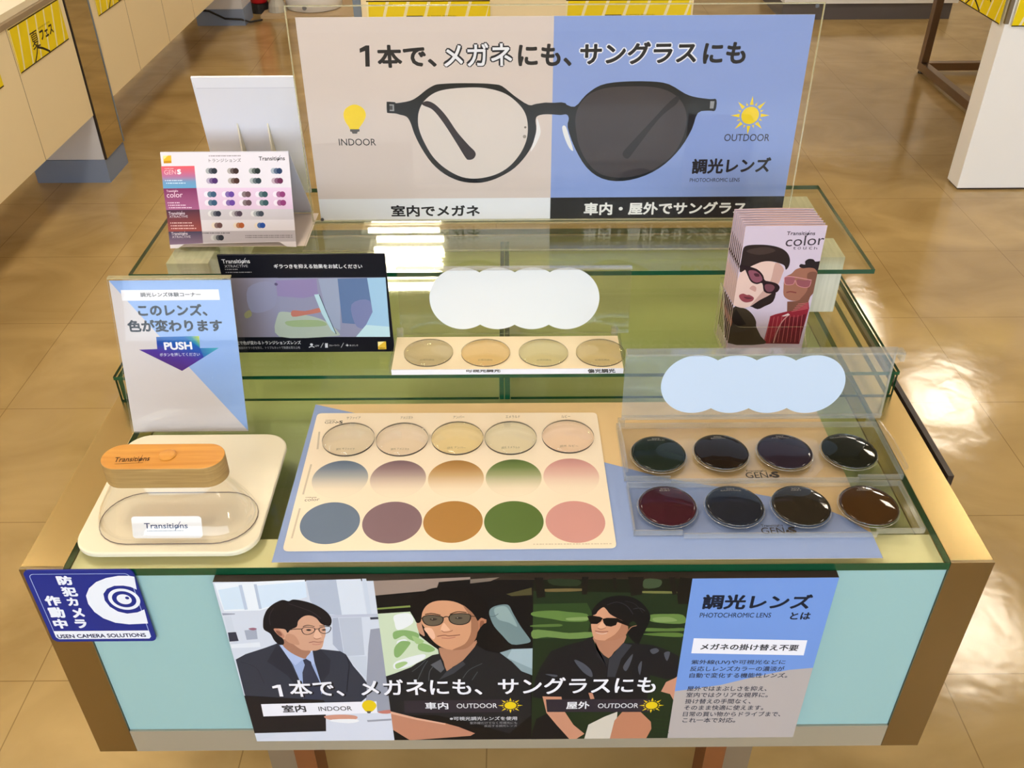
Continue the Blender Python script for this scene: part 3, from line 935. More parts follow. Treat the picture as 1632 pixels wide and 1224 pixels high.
a.disc((952, 180), 9, (86, 78, 110)); a.poly([(780, 340), (810, 320), (820, 350), (790, 365)], (150, 150, 110), 3)
GW = (214, 214, 220)
logo(a, (660, 68), (812, 66), 45, GW)
a.text('XTRACTIVE', (674, 90), (800, 88), 76, (170, 170, 178), 0.004)
a.lines((676, 104), (745, 103), 95, (160, 160, 168)); a.lines((680, 120), (820, 118), 111, (150, 150, 158))
a.text('ギラつきを抑える効果をお試しください', (942, 95), (1420, 95), 71, (232, 232, 236), 0.012)
a.text('光で色が変わるトランジションズレンズ', (736, 508), (1088, 506), 488, GW, 0.012)
a.text('独自のギラつきを抑え、トリプルカットで快適な見え心地', (750, 532), (1083, 530), 518, (170, 170, 178))
a.disc((1144, 507), 8, GW); a.stroke([(1130, 523), (1145, 517), (1160, 522)], 5, GW)
a.text('UV', (1164, 518), (1186, 518), 509, GW); a.stroke([(1194, 524), (1208, 498)], 2, GW, smooth=0)
a.poly([(1217, 500), (1232, 500), (1233, 524), (1218, 524)], GW); a.text('ブルーライト', (1240, 517), (1296, 516), 507, GW)
a.stroke([(1304, 524), (1318, 498)], 2, GW, smooth=0); sun(a, (1338, 511), 5, 12, GW, 8); a.text('まぶしさ', (1352, 516), (1397, 515), 507, GW)
a.poly([(1503, 492), (1547, 490), (1550, 532), (1505, 533)], (228, 186, 60)); a.poly([(1503, 492), (1540, 490), (1504, 518)], (250, 232, 160))
a.text('Nikon', (1512, 530), (1542, 529), 523, (40, 34, 20), 0.01)
a.build('print', t)

# ------------------------------------------------------------------ push sign
P5 = lean(0.269, 0.0012, 14.5)
t = thing('push_sign', 'blue and grey paper sign with a PUSH arrow, left side of table', 'sign', (-0.462, 0.29, 0.0012))
bl = P5.hit((215, 690)); br = P5.hit((397, 687)); tr = P5.hit((366, 446)); tl = P5.hit((172, 448))
x0 = (bl[0] + tl[0]) / 2; x1 = (br[0] + tr[0]) / 2; h = tr[1]
bm = bmesh.new(); slab(bm, P5, [(x0, 0), (x1, 0), (x1, h), (x0, h)], -0.0008, 0)
obj('paper', bm, ink((212, 206, 212)), t)
a = Art(P5, 0.5); a.uvmode = True
BL2 = (146, 178, 236)
def P5p(x, y): return P5.hit((160 + x / 3.4, 400 + y / 3.4))
a.poly([(x0, h), P5p(300, 440), P5p(490, 640), (x1, P5p(800, 975)[1]), (x1, h)], BL2)
a.view(160, 400, 3.4)
a.poly([(110, 212), (640, 208), (648, 265), (118, 270)], (238, 236, 246))
a.text('調光レンズ体験コーナー', (218, 249), (545, 247), 225, (30, 30, 36), 0.014)
a.text('このレンズ、', (207, 354), (582, 352), 288, (22, 22, 32), 0.026)
a.text('色が変わります', (152, 441), (665, 437), 373, (22, 22, 32), 0.026)
arrow = [(302, 466), (535, 461), (540, 526), (642, 525), (443, 650), (209, 535), (308, 531)]
a.grad(arrow, [(0, (0, 110, 190)), (0.35, (20, 70, 170)), (0.6, (70, 40, 150)), (1, (74, 30, 120))], (440, 462), (420, 640))
a.grad([(455, 463), (535, 461), (540, 525)], [(0, (8, 104, 186)), (0.5, (40, 140, 170)), (0.8, (150, 190, 90)), (1, (220, 216, 50))], (480, 505), (533, 465))
a.grad([(540, 526), (642, 525), (560, 576)], [(0, (30, 100, 180)), (1, (60, 170, 190))], (545, 560), (640, 525))
a.text('PUSH', (348, 537), (500, 534), 494, (240, 240, 250), 0.025)
a.text('ボタンを押してください', (323, 572), (540, 569), 553, (210, 216, 240), 0.008)
a.build('print', t)
t = thing('sign_holder', 'clear acrylic A-frame holder round the PUSH sign', 'sign holder', (-0.462, 0.30, 0.0005))
bm = bmesh.new(); slab(bm, P5, [(x0 - 0.001, 0), (x1 + 0.001, 0), (x1 + 0.001, h + 0.003), (x0 - 0.001, h + 0.003)], 0.002, 0.0035, 1)
obj('front_sheet', bm, [ACR, ACRE], t)
Pb = lean(0.269, 0.0012, 14.5)
TPv = P5.at(x0, h + 0.003, -0.001); yb = TPv.y + 0.011
bm = bmesh.new()
v = [bm.verts.new(p) for p in ((x0, TPv.y + 0.001, TPv.z), (x1, TPv.y + 0.001, TPv.z), (x1, yb, 0.0012), (x0, yb, 0.0012), (x0, TPv.y + 0.003, TPv.z), (x1, TPv.y + 0.003, TPv.z), (x1, yb + 0.002, 0.0012), (x0, yb + 0.002, 0.0012))]
bm.faces.new(v[:4]); bm.faces.new(v[:3:-1])
for i in range(4): bm.faces.new((v[i], v[(i + 1) % 4], v[4 + (i + 1) % 4], v[4 + i]))
obj('rear_sheet', bm, ACR, t)
bm = bmesh.new(); box(bm, x0 - 0.001, x1 + 0.001, TPv.y - 0.004, TPv.y + 0.003, TPv.z + 0.0005, TPv.z + 0.0025)
obj('top_fold', bm, ACRE, t)

# ------------------------------------------------------------------ blue and cream poster sheet lying on the glass
F1 = flat(0.0011)
t = thing('table_poster', 'blue and cream paper sheet lying flat under the lens samples', 'paper sheet', (0.087, 0.165, 0.0006))
px0, px1, py0, py1 = -0.291, 0.464, 0.0075, 0.333
obj('paper', bx(px0, px1, py0, py1, 0.0006, 0.0010), ink((226, 196, 146), 0.5), t)
a = Art(F1, 0.5); a.uvmode = True
f = F1.hit
BLS = (146, 166, 212)
wave = [f((573, 660)), f((760, 690)), f((960, 736)), f((995, 745)), f((1060, 762)), f((1140, 775)), f((1215, 789)), f((1300, 805)), f((1342, 822)), f((1395, 850))]
a.poly([(px0, py1)] + wave[:-1] + [(px1, f((1395, 850))[1]), (px1, py0), (px0, py0)], BLS)
a.build('print', t)

# ------------------------------------------------------------------ lens sample sheet with five clear lenses
t = thing('sample_sheet', 'cream A3 card printed with coloured circles, under five clear lenses', 'card sheet', (-0.073, 0.166, 0.0018))
zs = 0.0030
F2 = flat(zs)
bl, br, tr, tl = [F2.hit(p) for p in ((450, 878), (983, 873), (951, 657.5), (506, 658.5))]
def rot_rect(c, r=0.008, n=5):
    out = []
    N = len(c)
    for i in range(N):
        p = Vector(c[i]); a0 = (Vector(c[i - 1]) - p).normalized(); a1 = (Vector(c[(i + 1) % N]) - p).normalized()
        s0 = p + a0 * r; s1 = p + a1 * r
        for k in range(n + 1):
            u = k / n
            q = s0 * (1 - u) ** 2 + p * 2 * u * (1 - u) + s1 * u * u
            out.append((q.x, q.y))
    return out
bm = bmesh.new(); prism(bm, rot_rect([bl, br, tr, tl]), 0.0018, zs)
obj('card', bm, ink((246, 230, 206), 0.45), t)
a = Art(F2, 0.45); a.view()
sheetc = (246, 230, 206)
C3 = ((98, 114, 138), (122, 98, 106), (164, 120, 62), (82, 104, 50), (206, 152, 146))
for c, p in zip(C3, ((526, 833), (625, 832), (722, 831), (819, 831), (917, 831))): a.disc(p, 0.0385, c, 56, True)
for c, p in zip(C3, ((542, 763), (634.4, 762.7), (726.7, 762.4), (818.6, 761), (910.5, 759.4))):
    u, v = a.m(p)
    a.disc(p, 0.0385, tuple(int(0.9 * q + 0.1 * w) for q, w in zip(sheetc, c)), 56, True)
    a.uvmode = True
    k = tuple(int(x * 0.92) for x in c)
    a.grad(circ(u, v, 0.0381, 56), [(0, k)] + [(p, tuple(int(f * x + (1 - f) * y) for x, y in zip(c, sheetc))) for p, f in ((0.22, 0.86), (0.42, 0.56), (0.6, 0.24), (0.78, 0.05))] + [(1, sheetc)], (u, v + 0.038), (u, v - 0.038))
    a.view()
GY = (110, 98, 84)
a.view(440, 640, 5.44)
a.text('GEN', (420, 192), (524, 190), 170, (120, 108, 96)); a.text('S', (545, 191), (576, 190), 166, BK, 0.02); a.poly([(530, 176), (541, 176), (541, 184), (529, 184)], BK)
a.lines((430, 165), (515, 163), 157, GY)
a.text('color', (246, 866), (375, 860), 838, (120, 110, 100)); a.lines((255, 836), (350, 834), 826, GY)
a.view()
for s_, x0_, x1_, y in (('サファイア', 552, 574, 668.5), ('アメジスト', 638, 658, 668), ('アンバー', 722, 740, 667), ('エメラルド', 806, 829, 666.5), ('ルビー', 895, 909, 666)):
    a.text(s_, (x0_, y), (x1_, y - 0.3), y - 4.5, GY)
for p, q in (((506, 716), (509, 688)), ((483, 788), (496, 740)), ((465, 858), (478, 810))):
    a.stroke([p, q], 3.0, (206, 192, 170), smooth=0)
a.lines((850, 869), (976, 867), 865.5, (212, 198, 174))
a.build('print', t)

def dome_bm(r, R, th, n=48, m=10):
    """meniscus lens: convex top, dished underside, its rim at z=0"""
    bm = bmesh.new()
    h = lambda q: math.sqrt(R * R - q * q) - math.sqrt(R * R - r * r)
    rings = []
    for k in range(m, 0, -1):
        q = r * k / m
        rings.append([bm.verts.new((q * math.cos(2 * math.pi * i / n), q * math.sin(2 * math.pi * i / n), h(q) + th)) for i in range(n)])
    topv = bm.verts.new((0, 0, h(0) + th))
    for a_, b_ in zip(rings, rings[1:]):
        for i in range(n): bm.faces.new((a_[i], a_[(i + 1) % n], b_[(i + 1) % n], b_[i]))
    for i in range(n): bm.faces.new((rings[-1][i], rings[-1][(i + 1) % n], topv))
    und = []
    for k in range(m, 0, -1):
        q = r * k / m
        und.append([bm.verts.new((q * math.cos(2 * math.pi * i / n), q * math.sin(2 * math.pi * i / n), h(q))) for i in range(n)])
    bot = bm.verts.new((0, 0, h(0)))
    for a_, b_ in zip(und, und[1:]):
        for i in range(n): bm.faces.new((b_[i], b_[(i + 1) % n], a_[(i + 1) % n], a_[i]))
    for i in range(n): bm.faces.new((und[-1][(i + 1) % n], und[-1][i], bot))
    for i in range(n):
        f = bm.faces.new((rings[0][(i + 1) % n], rings[0][i], und[0][i], und[0][(i + 1) % n])); f.material_index = 1
    return bm, (lambda q: h(min(q, r)) + th)

def lens(name, label, x, y, z, r, R, th, body, edge, group, words=None):
    t = thing(name, label, 'lens', (x, y, z), group)
    bm, hz = dome_bm(r, R, th)
    bmesh.ops.translate(bm, verts=bm.verts, vec=(x, y, z))
    o = obj('blank', bm, [body, edge], t, smooth=True)
    if words:
        a = Art(flat(z)); a.uvmode = True
        c, tone = words[0], words[1]
        zf = lambda u, v: hz(math.hypot(u - x, v - y)) + 0.0003
        for s_, w, v0, hh in words[2:]:
            a.text(s_, (x - w / 2, y + v0), (x + w / 2, y + v0), hh, tone, 0.0, zf)
        a.build('etching', t)
    return t

names5 = ('pale grey', 'pale pinkish', 'pale yellow', 'pale green', 'pale rose')
tints5 = ((0.86, 0.85, 0.80), (0.90, 0.86, 0.82), (0.90, 0.84, 0.58), (0.86, 0.88, 0.78), (0.95, 0.84, 0.78))
lensedge = mat('dark_lens_edge', (60, 52, 44), 0.3)
for i, (px, nm, tc) in enumerate(zip(((555.7, 700), (641, 700), (729, 698), (813.8, 697.6), (905, 695.4)), names5, tints5)):
    u, v = F2.hit((px[0], px[1] + 2))
    m = clear('lens_tint_clear_%d' % i, tuple(c ** 0.28 for c in tc), 0.04, 0.01, power=5, top=0.5)
    w5 = ('調光 サファイア', '調光 アメジスト', '調光 アンバー', '調光 エメラルド', '調光 ルビー')[i]
    lens('clear_lens', 'round %s clear lens on the cream sheet, %s in the row' % (nm, ('first from left', 'second from left', 'in the middle', 'second from right', 'last at right')[i]),
         u, v, zs + 0.0012, 0.0375, 0.085, 0.0026, m, lensedge, 'clear lenses on the sheet', (0, ink((130, 122, 100)), (w5, 0.026, -0.030, 0.0035)))

# ------------------------------------------------------------------ lens demo unit with the wooden handle
PLS = mat('ivory_plastic', (240, 230, 204), 0.45)
bm = bmesh.new()
prism(bm, rrect(-0.543, -0.313, 0.018, 0.253, 0.034, 8), 0.0006, 0.0085)
props(obj('base_slab', bm, PLS, bevel=0.002, base=(-0.43, 0.135, 0.0006)), 'ivory rounded plastic slab on the glass at the left end of the table', 'slab')
t = thing('lens_demo_unit', 'clear flared dome with an oiled wooden handle standing on the ivory slab', 'demo unit', (-0.425, 0.08, 0.009))
def stadium(cx, cy, L, Wd, n=14):
    """rounded bar outline, L long (x) and Wd deep (y)"""
    r = Wd / 2; P = []
    for s_, a0 in ((1, -90), (-1, 90)):
        for i in range(n + 1):
            an = math.radians(a0 + 180 * i / n)
            P.append((cx + s_ * (L / 2 - r) + r * math.cos(an), cy + r * math.sin(an)))
    return P
levels = [(0.0095, 0.200, 0.094, -0.423, 0.079), (0.0125, 0.202, 0.096, -0.423, 0.079), (0.022, 0.199, 0.093, -0.423, 0.079), (0.036, 0.186, 0.080, -0.424, 0.081), (0.052, 0.165, 0.062, -0.425, 0.084), (0.066, 0.145, 0.047, -0.426, 0.087), (0.074, 0.138, 0.043, -0.426, 0.088)]
bm = bmesh.new()
rings = [[bm.verts.new((x, y, z)) for x, y in stadium(cx, cy, L, Wd)] for z, L, Wd, cx, cy in levels]
for A, B in zip(rings, rings[1:]):
    n = len(A)
    for i in range(n): bm.faces.new((A[i], A[(i + 1) % n], B[(i + 1) % n], B[i]))
obj('cover', bm, clear('dome_acrylic', (0.965, 0.96, 0.945), 0.035, 0.03, power=1.7, top=0.5), t, smooth=True)
bm = bmesh.new()
tube(bm, [(x, y, 0.0102) for x, y in stadium(-0.423, 0.079, 0.201, 0.095)], 0.0006, 6, True)
obj('rim', bm, mat('smoky_rim', (96, 82, 78), 0.25), t, smooth=True)
wood = mat('oiled_pine', (204, 142, 58), 0.35)
noise_into(wood, (196, 128, 44), (222, 160, 74), (5, 70, 30), 4, 0.3, 0.7, 0.05, 1.2)
hx, hy, hL, hW = -0.4255, 0.0875, 0.152, 0.0485
woods = mat('laminated_side_shaded', (176, 142, 84), 0.55)  # duller laminated side; part of its darkness is shade put into the colour
noise_into(woods, (150, 118, 66), (178, 146, 90), (12, 40, 260), 3, 0.3, 0.7, 0, 0.6)
bm = bmesh.new(); prism(bm, stadium(hx, hy, hL, hW, 16), 0.0745, 0.106, 0, 1)
hd = obj('handle', bm, [wood, woods], t, bevel=0.001)
bm = bmesh.new(); lathe(bm, [(0.0105, 0.1062), (0.0105, 0.1075), (0.009, 0.1088), (0.004, 0.1094)], -0.420, hy + 0.001, 28)
obj('button', bm, wood, hd, smooth=False)
Fh = flat(0.1063)
a = Art(Fh); a.view(140, 680, 5.44)
logo(a, (222, 308), (530, 296), 266, (70, 44, 20)); a.stroke([(232, 323), (480, 312)], 4, (90, 56, 24), smooth=0)
a.build('lettering', hd)
Pl = Plane((0, 0.0318, 0.0135), (1, 0, 0), (0, 0.42, 1))
a = Art(Pl, 0.4); a.view(140, 680, 5.44)
lab = [a.m(p) for p in ((392, 968), (994, 966), (985, 775), (375, 778))]
x0, x1 = (lab[0][0] + lab[3][0]) / 2, (lab[1][0] + lab[2][0]) / 2
y0, y1 = lab[0][1], lab[2][1]
bm = bmesh.new(); slab(bm, Pl, rrect(x0, x1, y0, y1, 0.004), -0.0004, 0.0)
lb = obj('label', bm, ink((232, 230, 232)), t)
logo(a, (490, 884), (868, 882), 836, (40, 52, 96))
a.lines((515, 910), (830, 908), 897, (110, 116, 140))
a.build('lettering', lb)

# ------------------------------------------------------------------ rear lens case
caseE = clear('case_edge', (0.90, 0.90, 0.90), 0.12, 0.08, top=0.8, haze=0.12, hazec=(235, 235, 225))
def hinge(par, x, y, z):
    bm = bmesh.new(); box(bm, x, x + 0.010, y, y + 0.008, z, z + 0.012)
    return obj('hinge', bm, caseE, par)
zc = 0.0486
t = thing('lens_case', 'open clear lens case with a cream insert and four pale lenses, on the glass riser', 'lens case', (0, 0.385, zc))
bm = bmesh.new()
box(bm, -0.176, 0.178, 0.343, 0.434, zc, zc + 0.002)
for bxs in ((-0.176, -0.1735, 0.343, 0.434), (0.1755, 0.178, 0.343, 0.434), (-0.1733, 0.1753, 0.4318, 0.434)):
    box(bm, bxs[0], bxs[1], bxs[2], bxs[3], zc + 0.0021, zc + 0.014)
obj('tray', bm, ACR2, t)
bm = bmesh.new(); box(bm, -0.172, 0.174, 0.3405, 0.430, zc + 0.0022, zc + 0.0105)
cardm = ink((250, 232, 196), 0.5)
ins = obj('insert', bm, cardm, t)
bm = bmesh.new(); box(bm, -0.172, 0.174, 0.3385, 0.3402, zc + 0.0022, zc + 0.0108)
obj('front_lip', bm, ink((236, 236, 246), 0.4), ins)
za = zc + 0.0106
a = Art(flat(za)); a.view(580, 340, 3.4)
a.text('可視光調光', (550, 862), (740, 861), 843, (60, 56, 50), 0.02)
a.text('偏光調光', (1214, 866), (1364, 864), 844, (50, 48, 44), 0.02)
a.build('lettering', ins)
T4 = ((0.72, 0.71, 0.60), (0.84, 0.74, 0.52), (0.76, 0.78, 0.62), (0.76, 0.73, 0.56))
for i, (tc, nm) in enumerate(zip(T4, ('grey-green', 'honey', 'leaf green', 'khaki'))):
    u, v = flat(za).hit(((683, 774, 866, 957)[i] , 563))
    m = clear('lens_tint_pale_%d' % i, tuple(c ** 0.36 for c in tc), 0.04, 0.01, power=5, top=0.5)
    lens('pale_lens', 'round %s lens in the rear case, %s' % (nm, ('first from left', 'second from left', 'third from left', 'last at right')[i]), u, v, za + 0.0006, 0.0375, 0.085, 0.0015, m,
         lensedge, 'pale lenses in the rear case', (0, ink((120, 112, 90)), ('可視光調光', 0.022, -0.029, 0.003)))
P6 = lean(0.4325, zc + 0.0145, 9.5)
lid = []
q = [P6.hit(p) for p in ((632, 425), (1007, 422))]
x0, x1, h = q[0][0], q[1][0], q[0][1]
bm = bmesh.new(); slab(bm, P6, [(x0, 0.0), (x1, 0.0), (x1, h), (x0, h)], -0.0011, 0.0011, 1)
ld = obj('lid', bm, [ACR2, caseE], t)
bm = bmesh.new(); slab(bm, P6, [(x0, h - 0.003), (x1, h - 0.003), (x1, h), (x0, h)], 0.0013, 0.011)
obj('lid_flange', bm, caseE, ld)
a = Art(Plane(P6.at(0, 0, 0.0012), P6.U, P6.V), 0.5); a.view(580, 340, 3.4)
STK = ink((222, 226, 230), 0.55)
for x in (533, 723, 911, 1098):
    a.disc((x, 463), 178, STK, 56)
a.build('white_discs', ld)
hinge(t, -0.1725, 0.4345, zc + 0.008); hinge(t, 0.1645, 0.4345, zc + 0.008)

# ------------------------------------------------------------------ right lens case: two stepped trays and a raised lid
zt = 0.0014
t = thing('lens_case', 'open clear two-tray lens case with eight dark lenses, right side of the table', 'lens case', (0.355, 0.15, zt))
def tray(name, x0, x1, y0, y1, z, centres):
    bm = bmesh.new()
    box(bm, x0, x1, y0, y1, z, z + 0.002)
    b = obj(name, bm, ACR2, t)
    bm = bmesh.new()
    e = 0.0022
    box(bm, x0, x0 + e, y0 + e, y1, z + 0.0021, z + 0.011); box(bm, x1 - e, x1, y0 + e, y1, z + 0.0021, z + 0.011)
    box(bm, x0 + e, x1 - e, y1 - e, y1, z + 0.0021, z + 0.011)
    box(bm, x0, x0 + 0.062, y0, y0 + e, z + 0.0021, z + 0.010)
    box(bm, x0 + 0.0625, x1 - 0.062, y0 - 0.006, y0 - 0.006 + e, z + 0.0021, z + 0.010)
    box(bm, x1 - 0.0615, x1, y0, y0 + e, z + 0.0021, z + 0.010)
    obj('wall', bm, caseE, b)
    for u, v in centres:
        bm = bmesh.new(); tube(bm, [(x, y, z + 0.0062) for x, y in circ(u, v, 0.0388, 48)], 0.0007, 6, True)
        obj('seat_ring', bm, caseE, b, smooth=True)
    return b
Cf = [(0.209, 0.094), (0.2965, 0.0935), (0.383, 0.093), (0.4715, 0.0925)]
Cr = [(0.2105, 0.1955), (0.2985, 0.1985), (0.387, 0.1985), (0.477, 0.1985)]
tf = tray('front_tray', 0.160, 0.529, 0.047, 0.139, zt, Cf)
tb = tray('rear_tray', 0.158, 0.535, 0.1455, 0.262, zt + 0.004, Cr)
GB = (58, 54, 52)
for par, z, (v0x, v0y, k), gp, sp, lg in ((tf, zt + 0.0022, (960, 540, 3.138), ((800, 976), (915, 974), 944), ((938, 974), (976, 972), 940), ((795, 940), (905, 938), 928)),
                                     (tb, zt + 0.0062, (960, 540, 3.138), ((722, 697), (832, 695), 668), ((852, 695), (890, 694), 664), ((718, 666), (822, 664), 656))):
    a = Art(flat(z)); a.view(v0x, v0y, k)
    a.text('GEN', gp[0], gp[1], gp[2], GB); a.text('S', sp[0], sp[1], sp[2], GB, 0.03)
    mx = (gp[1][0] + sp[0][0]) / 2; my = (gp[0][1] + gp[2]) / 2
    a.poly([(mx - 7, my - 5), (mx + 7, my - 5), (mx + 7, my + 7), (mx - 7, my + 7)], GB)
    logo(a, lg[0], lg[1], lg[2], GB, 0.005)
    a.build('lettering', par)
rows = ((Cf, zt + 0.0078, ((74, 28, 40), (38, 42, 54), (48, 42, 32), (78, 48, 20)), ('deep ruby', 'dark sapphire blue', 'dark grey', 'dark amber brown'),
         (('S01', 'RUBY', 0.014), ('S02', 'SAPPHIRE', 0.027), ('S03', 'GREY', 0.014), ('S04', 'AMBER', 0.018)), 'front tray'),
        (Cr, zt + 0.0118, ((32, 44, 36), (36, 24, 16), (50, 38, 52), (30, 32, 22)), ('dark emerald', 'blackish brown', 'dark amethyst', 'dark graphite green'),
         (('S05', 'EMERALD', 0.024), ('S06', 'BROWN', 0.02), ('S07', 'AMETHYST', 0.026), ('S08', 'GRAPHITE GREEN', 0.04)), 'rear tray'))
for cs, z, cols, nms, wds, where in rows:
    for (u, v), c, nm, wd, pos in zip(cs, cols, nms, wds, ('first from left', 'second from left', 'third from left', 'last at right')):
        m = mat('tinted_lens_%d_%d_%d' % c, tuple(int(0.73 * q) for q in c), 0.05, 0, 0.22)
        lens('dark_lens', 'round %s lens in the %s, %s' % (nm, where, pos), u, v, z, 0.0375, 0.16, 0.0018, m,
             caseE, 'dark lenses in the right case', (0, ink((150, 146, 140)), (wd[0], 0.011, 0.0285, 0.0028), (wd[1], wd[2], 0.0245, 0.0028)))
P7 = lean(0.2665, zt + 0.018, 3.0)
q = [P7.hit(p) for p in ((992, 668), (1406, 668), (1429, 560), (996, 556))]
x0, x1, h = 0.1655, 0.5415, q[3][1]
bm = bmesh.new(); slab(bm, P7, [(x0, 0), (x1, 0), (x1, h), (x0, h)], -0.0012, 0.0012, 1)
ld = obj('lid', bm, [ACRH, caseE], t)
bm = bmesh.new(); slab(bm, P7, [(x0, h - 0.003), (x1 + 0.006, h - 0.003), (x1 + 0.006, h), (x0, h)], 0.0014, 0.016)
slab(bm, P7, [(x1 + 0.0005, h - 0.014), (x1 + 0.006, h - 0.014), (x1 + 0.006, h - 0.0035), (x1 + 0.0005, h - 0.0035)], 0.0014, 0.016)
obj('lid_flange', bm, caseE, ld)
bm = bmesh.new(); slab(bm, P7, [(x0, 0.006), (x1, 0.006), (x1, 0.0085), (x0, 0.0085)], 0.0013, 0.004)
slab(bm, P7, [(x1 - 0.004, 0.009), (x1 - 0.0015, 0.009), (x1 - 0.0015, h - 0.004), (x1 - 0.004, h - 0.004)], 0.0013, 0.004)
obj('lid_rib', bm, caseE, ld)
a = Art(Plane(P7.at(0, 0, 0.0012), P7.U, P7.V), 0.5); a.view()
STB = ink((206, 222, 244), 0.5)
for x in (1108, 1169, 1230, 1292):
    a.disc((x, 613), 54.5, STB, 56)
a.build('pale_blue_discs', ld)
# sloping clear side cheeks
for x in (0.1605, 0.5375):
    bm = bmesh.new()
    prof = [(0.1490, 0.0265), (0.205, 0.028), (0.262, 0.019), (0.262, 0.0135), (0.152, 0.0178)]
    A = [bm.verts.new((x, y, z)) for y, z in prof]; B = [bm.verts.new((x + 0.0025, y, z)) for y, z in prof]
    bm.faces.new(A[::-1]); bm.faces.new(B)
    for i in range(5): bm.faces.new((A[i], A[(i + 1) % 5], B[(i + 1) % 5], B[i])).material_index = 1
    obj('side_cheek', bm, [ACR2, caseE], t)
hinge(t, 0.161, 0.2632, zt + 0.006); hinge(t, 0.5235, 0.2632, zt + 0.006)

# ------------------------------------------------------------------ leaflets in their clear holder
yB = 0.385
P8 = lean(yB, 0.0525, 0.0)
a0 = Art(P8, 0.4); a0.view(1100, 300, 4.708)
cs_ = [a0.m(p) for p in ((425, 272), (1057, 290), (815, 1170), (262, 1130))]
wx0 = -0.0; 
lx0 = (cs_[0][0] + a0.m((300, 990))[0]) / 2; lx1 = (cs_[1][0] + cs_[2][0]) / 2; lh = (cs_[0][1] + cs_[1][1]) / 2
lh0 = 0.0
def leaflet(label):
    t = thing('leaflet', label, 'leaflet', ((lx0 + lx1) / 2, yB, 0.0525), 'pink leaflets in the holder')
    bm = bmesh.new(); slab(bm, P8, [(lx0, lh0), (lx1, lh0), (lx1, lh), (lx0, lh)], -0.0011, 0.0)
    # slightly bowed second leaf
    n = 8
    fr = []; bk = []
    for i in range(n + 1):
        u = lx0 + (lx1 - lx0) * i / n
        d = -0.0014 - 0.0042 * math.sin(math.pi * min(1, i / n * 0.9))
        fr.append([bm.verts.new(P8.at(u, v, d)) for v in (lh0, lh - 0.001)]); bk.append([bm.verts.new(P8.at(u, v, d - 0.0006)) for v in (lh0, lh - 0.001)])
    for i in range(n):
        bm.faces.new((fr[i][0], fr[i + 1][0], fr[i + 1][1], fr[i][1])); bm.faces.new((bk[i][0], bk[i][1], bk[i + 1][1], bk[i + 1][0]))
        bm.faces.new((fr[i][1], fr[i + 1][1], bk[i + 1][1], bk[i][1])); bm.faces.new((fr[i][0], bk[i][0], bk[i + 1][0], fr[i + 1][0]))
    bm.faces.new((fr[0][0], fr[0][1], bk[0][1], bk[0][0])); bm.faces.new((fr[n][0], bk[n][0], bk[n][1], fr[n][1]))
    obj('paper', bm, ink((236, 204, 202), 0.5), t)
    return t
leaf = leaflet('pink leaflet with two faces in tinted glasses, frontmost in the clear holder')
a = a0
a.uvmode = True
a.poly([(lx0, lh0), (lx1, lh0), (lx1, lh), (lx0, lh)], (206, 190, 208))
a.view(1100, 300, 4.708)
def clipu(pts):
    return pts
HR = (44, 32, 30); SK = (222, 190, 180); SKd = (196, 156, 146)
# woman
a.poly([(330, 900), (420, 800), (560, 790), (640, 770), (622, 850), (560, 885), (505, 908), (440, 885)], HR, 3)
a.poly([(382, 620), (398, 600), (470, 560), (560, 532), (640, 560), (700, 600), (690, 650), (660, 720), (610, 790), (520, 840), (450, 885), (390, 898), (330, 880), (312, 860), (325, 780), (350, 700)], SK, 4)
a.poly([(640, 560), (700, 600), (690, 650), (660, 720), (610, 790), (520, 840), (450, 885), (520, 800), (600, 700)], SKd, 4)
a.poly([(372, 628), (386, 520), (398, 455), (420, 432), (480, 424), (580, 426), (670, 445), (725, 480), (748, 530), (742, 580), (718, 612), (706, 580), (660, 560), (600, 548), (540, 552), (480, 575), (430, 600)], HR, 4)
a.poly([(420, 470), (520, 500), (640, 470), (560, 440)], (64, 50, 46), 4)
a.poly([(375, 575), (420, 582), (500, 606), (545, 650), (560, 690), (600, 700), (650, 715), (672, 745), (650, 780), (590, 790), (552, 770), (540, 712), (500, 720), (455, 700), (425, 640), (410, 610), (372, 600)], (40, 24, 28), 3)
a.poly([(440, 618), (490, 620), (532, 655), (540, 690), (500, 708), (462, 690), (442, 650)], (128, 76, 92), 4)
a.poly([(478, 640), (510, 640), (520, 660), (490, 662)], (70, 36, 46), 4)
a.poly([(565, 722), (610, 722), (634, 742), (616, 772), (580, 776), (560, 750)], (110, 66, 76), 4)
a.poly([(470, 730), (495, 745), (490, 775), (470, 768), (445, 752)], (196, 150, 142), 4)
a.poly([(366, 805), (395, 790), (425, 800), (445, 800), (478, 822), (462, 848), (415, 856), (380, 838)], (140, 66, 74), 4)
a.poly([(400, 815), (440, 818), (468, 826), (430, 832)], (98, 44, 52), 4)
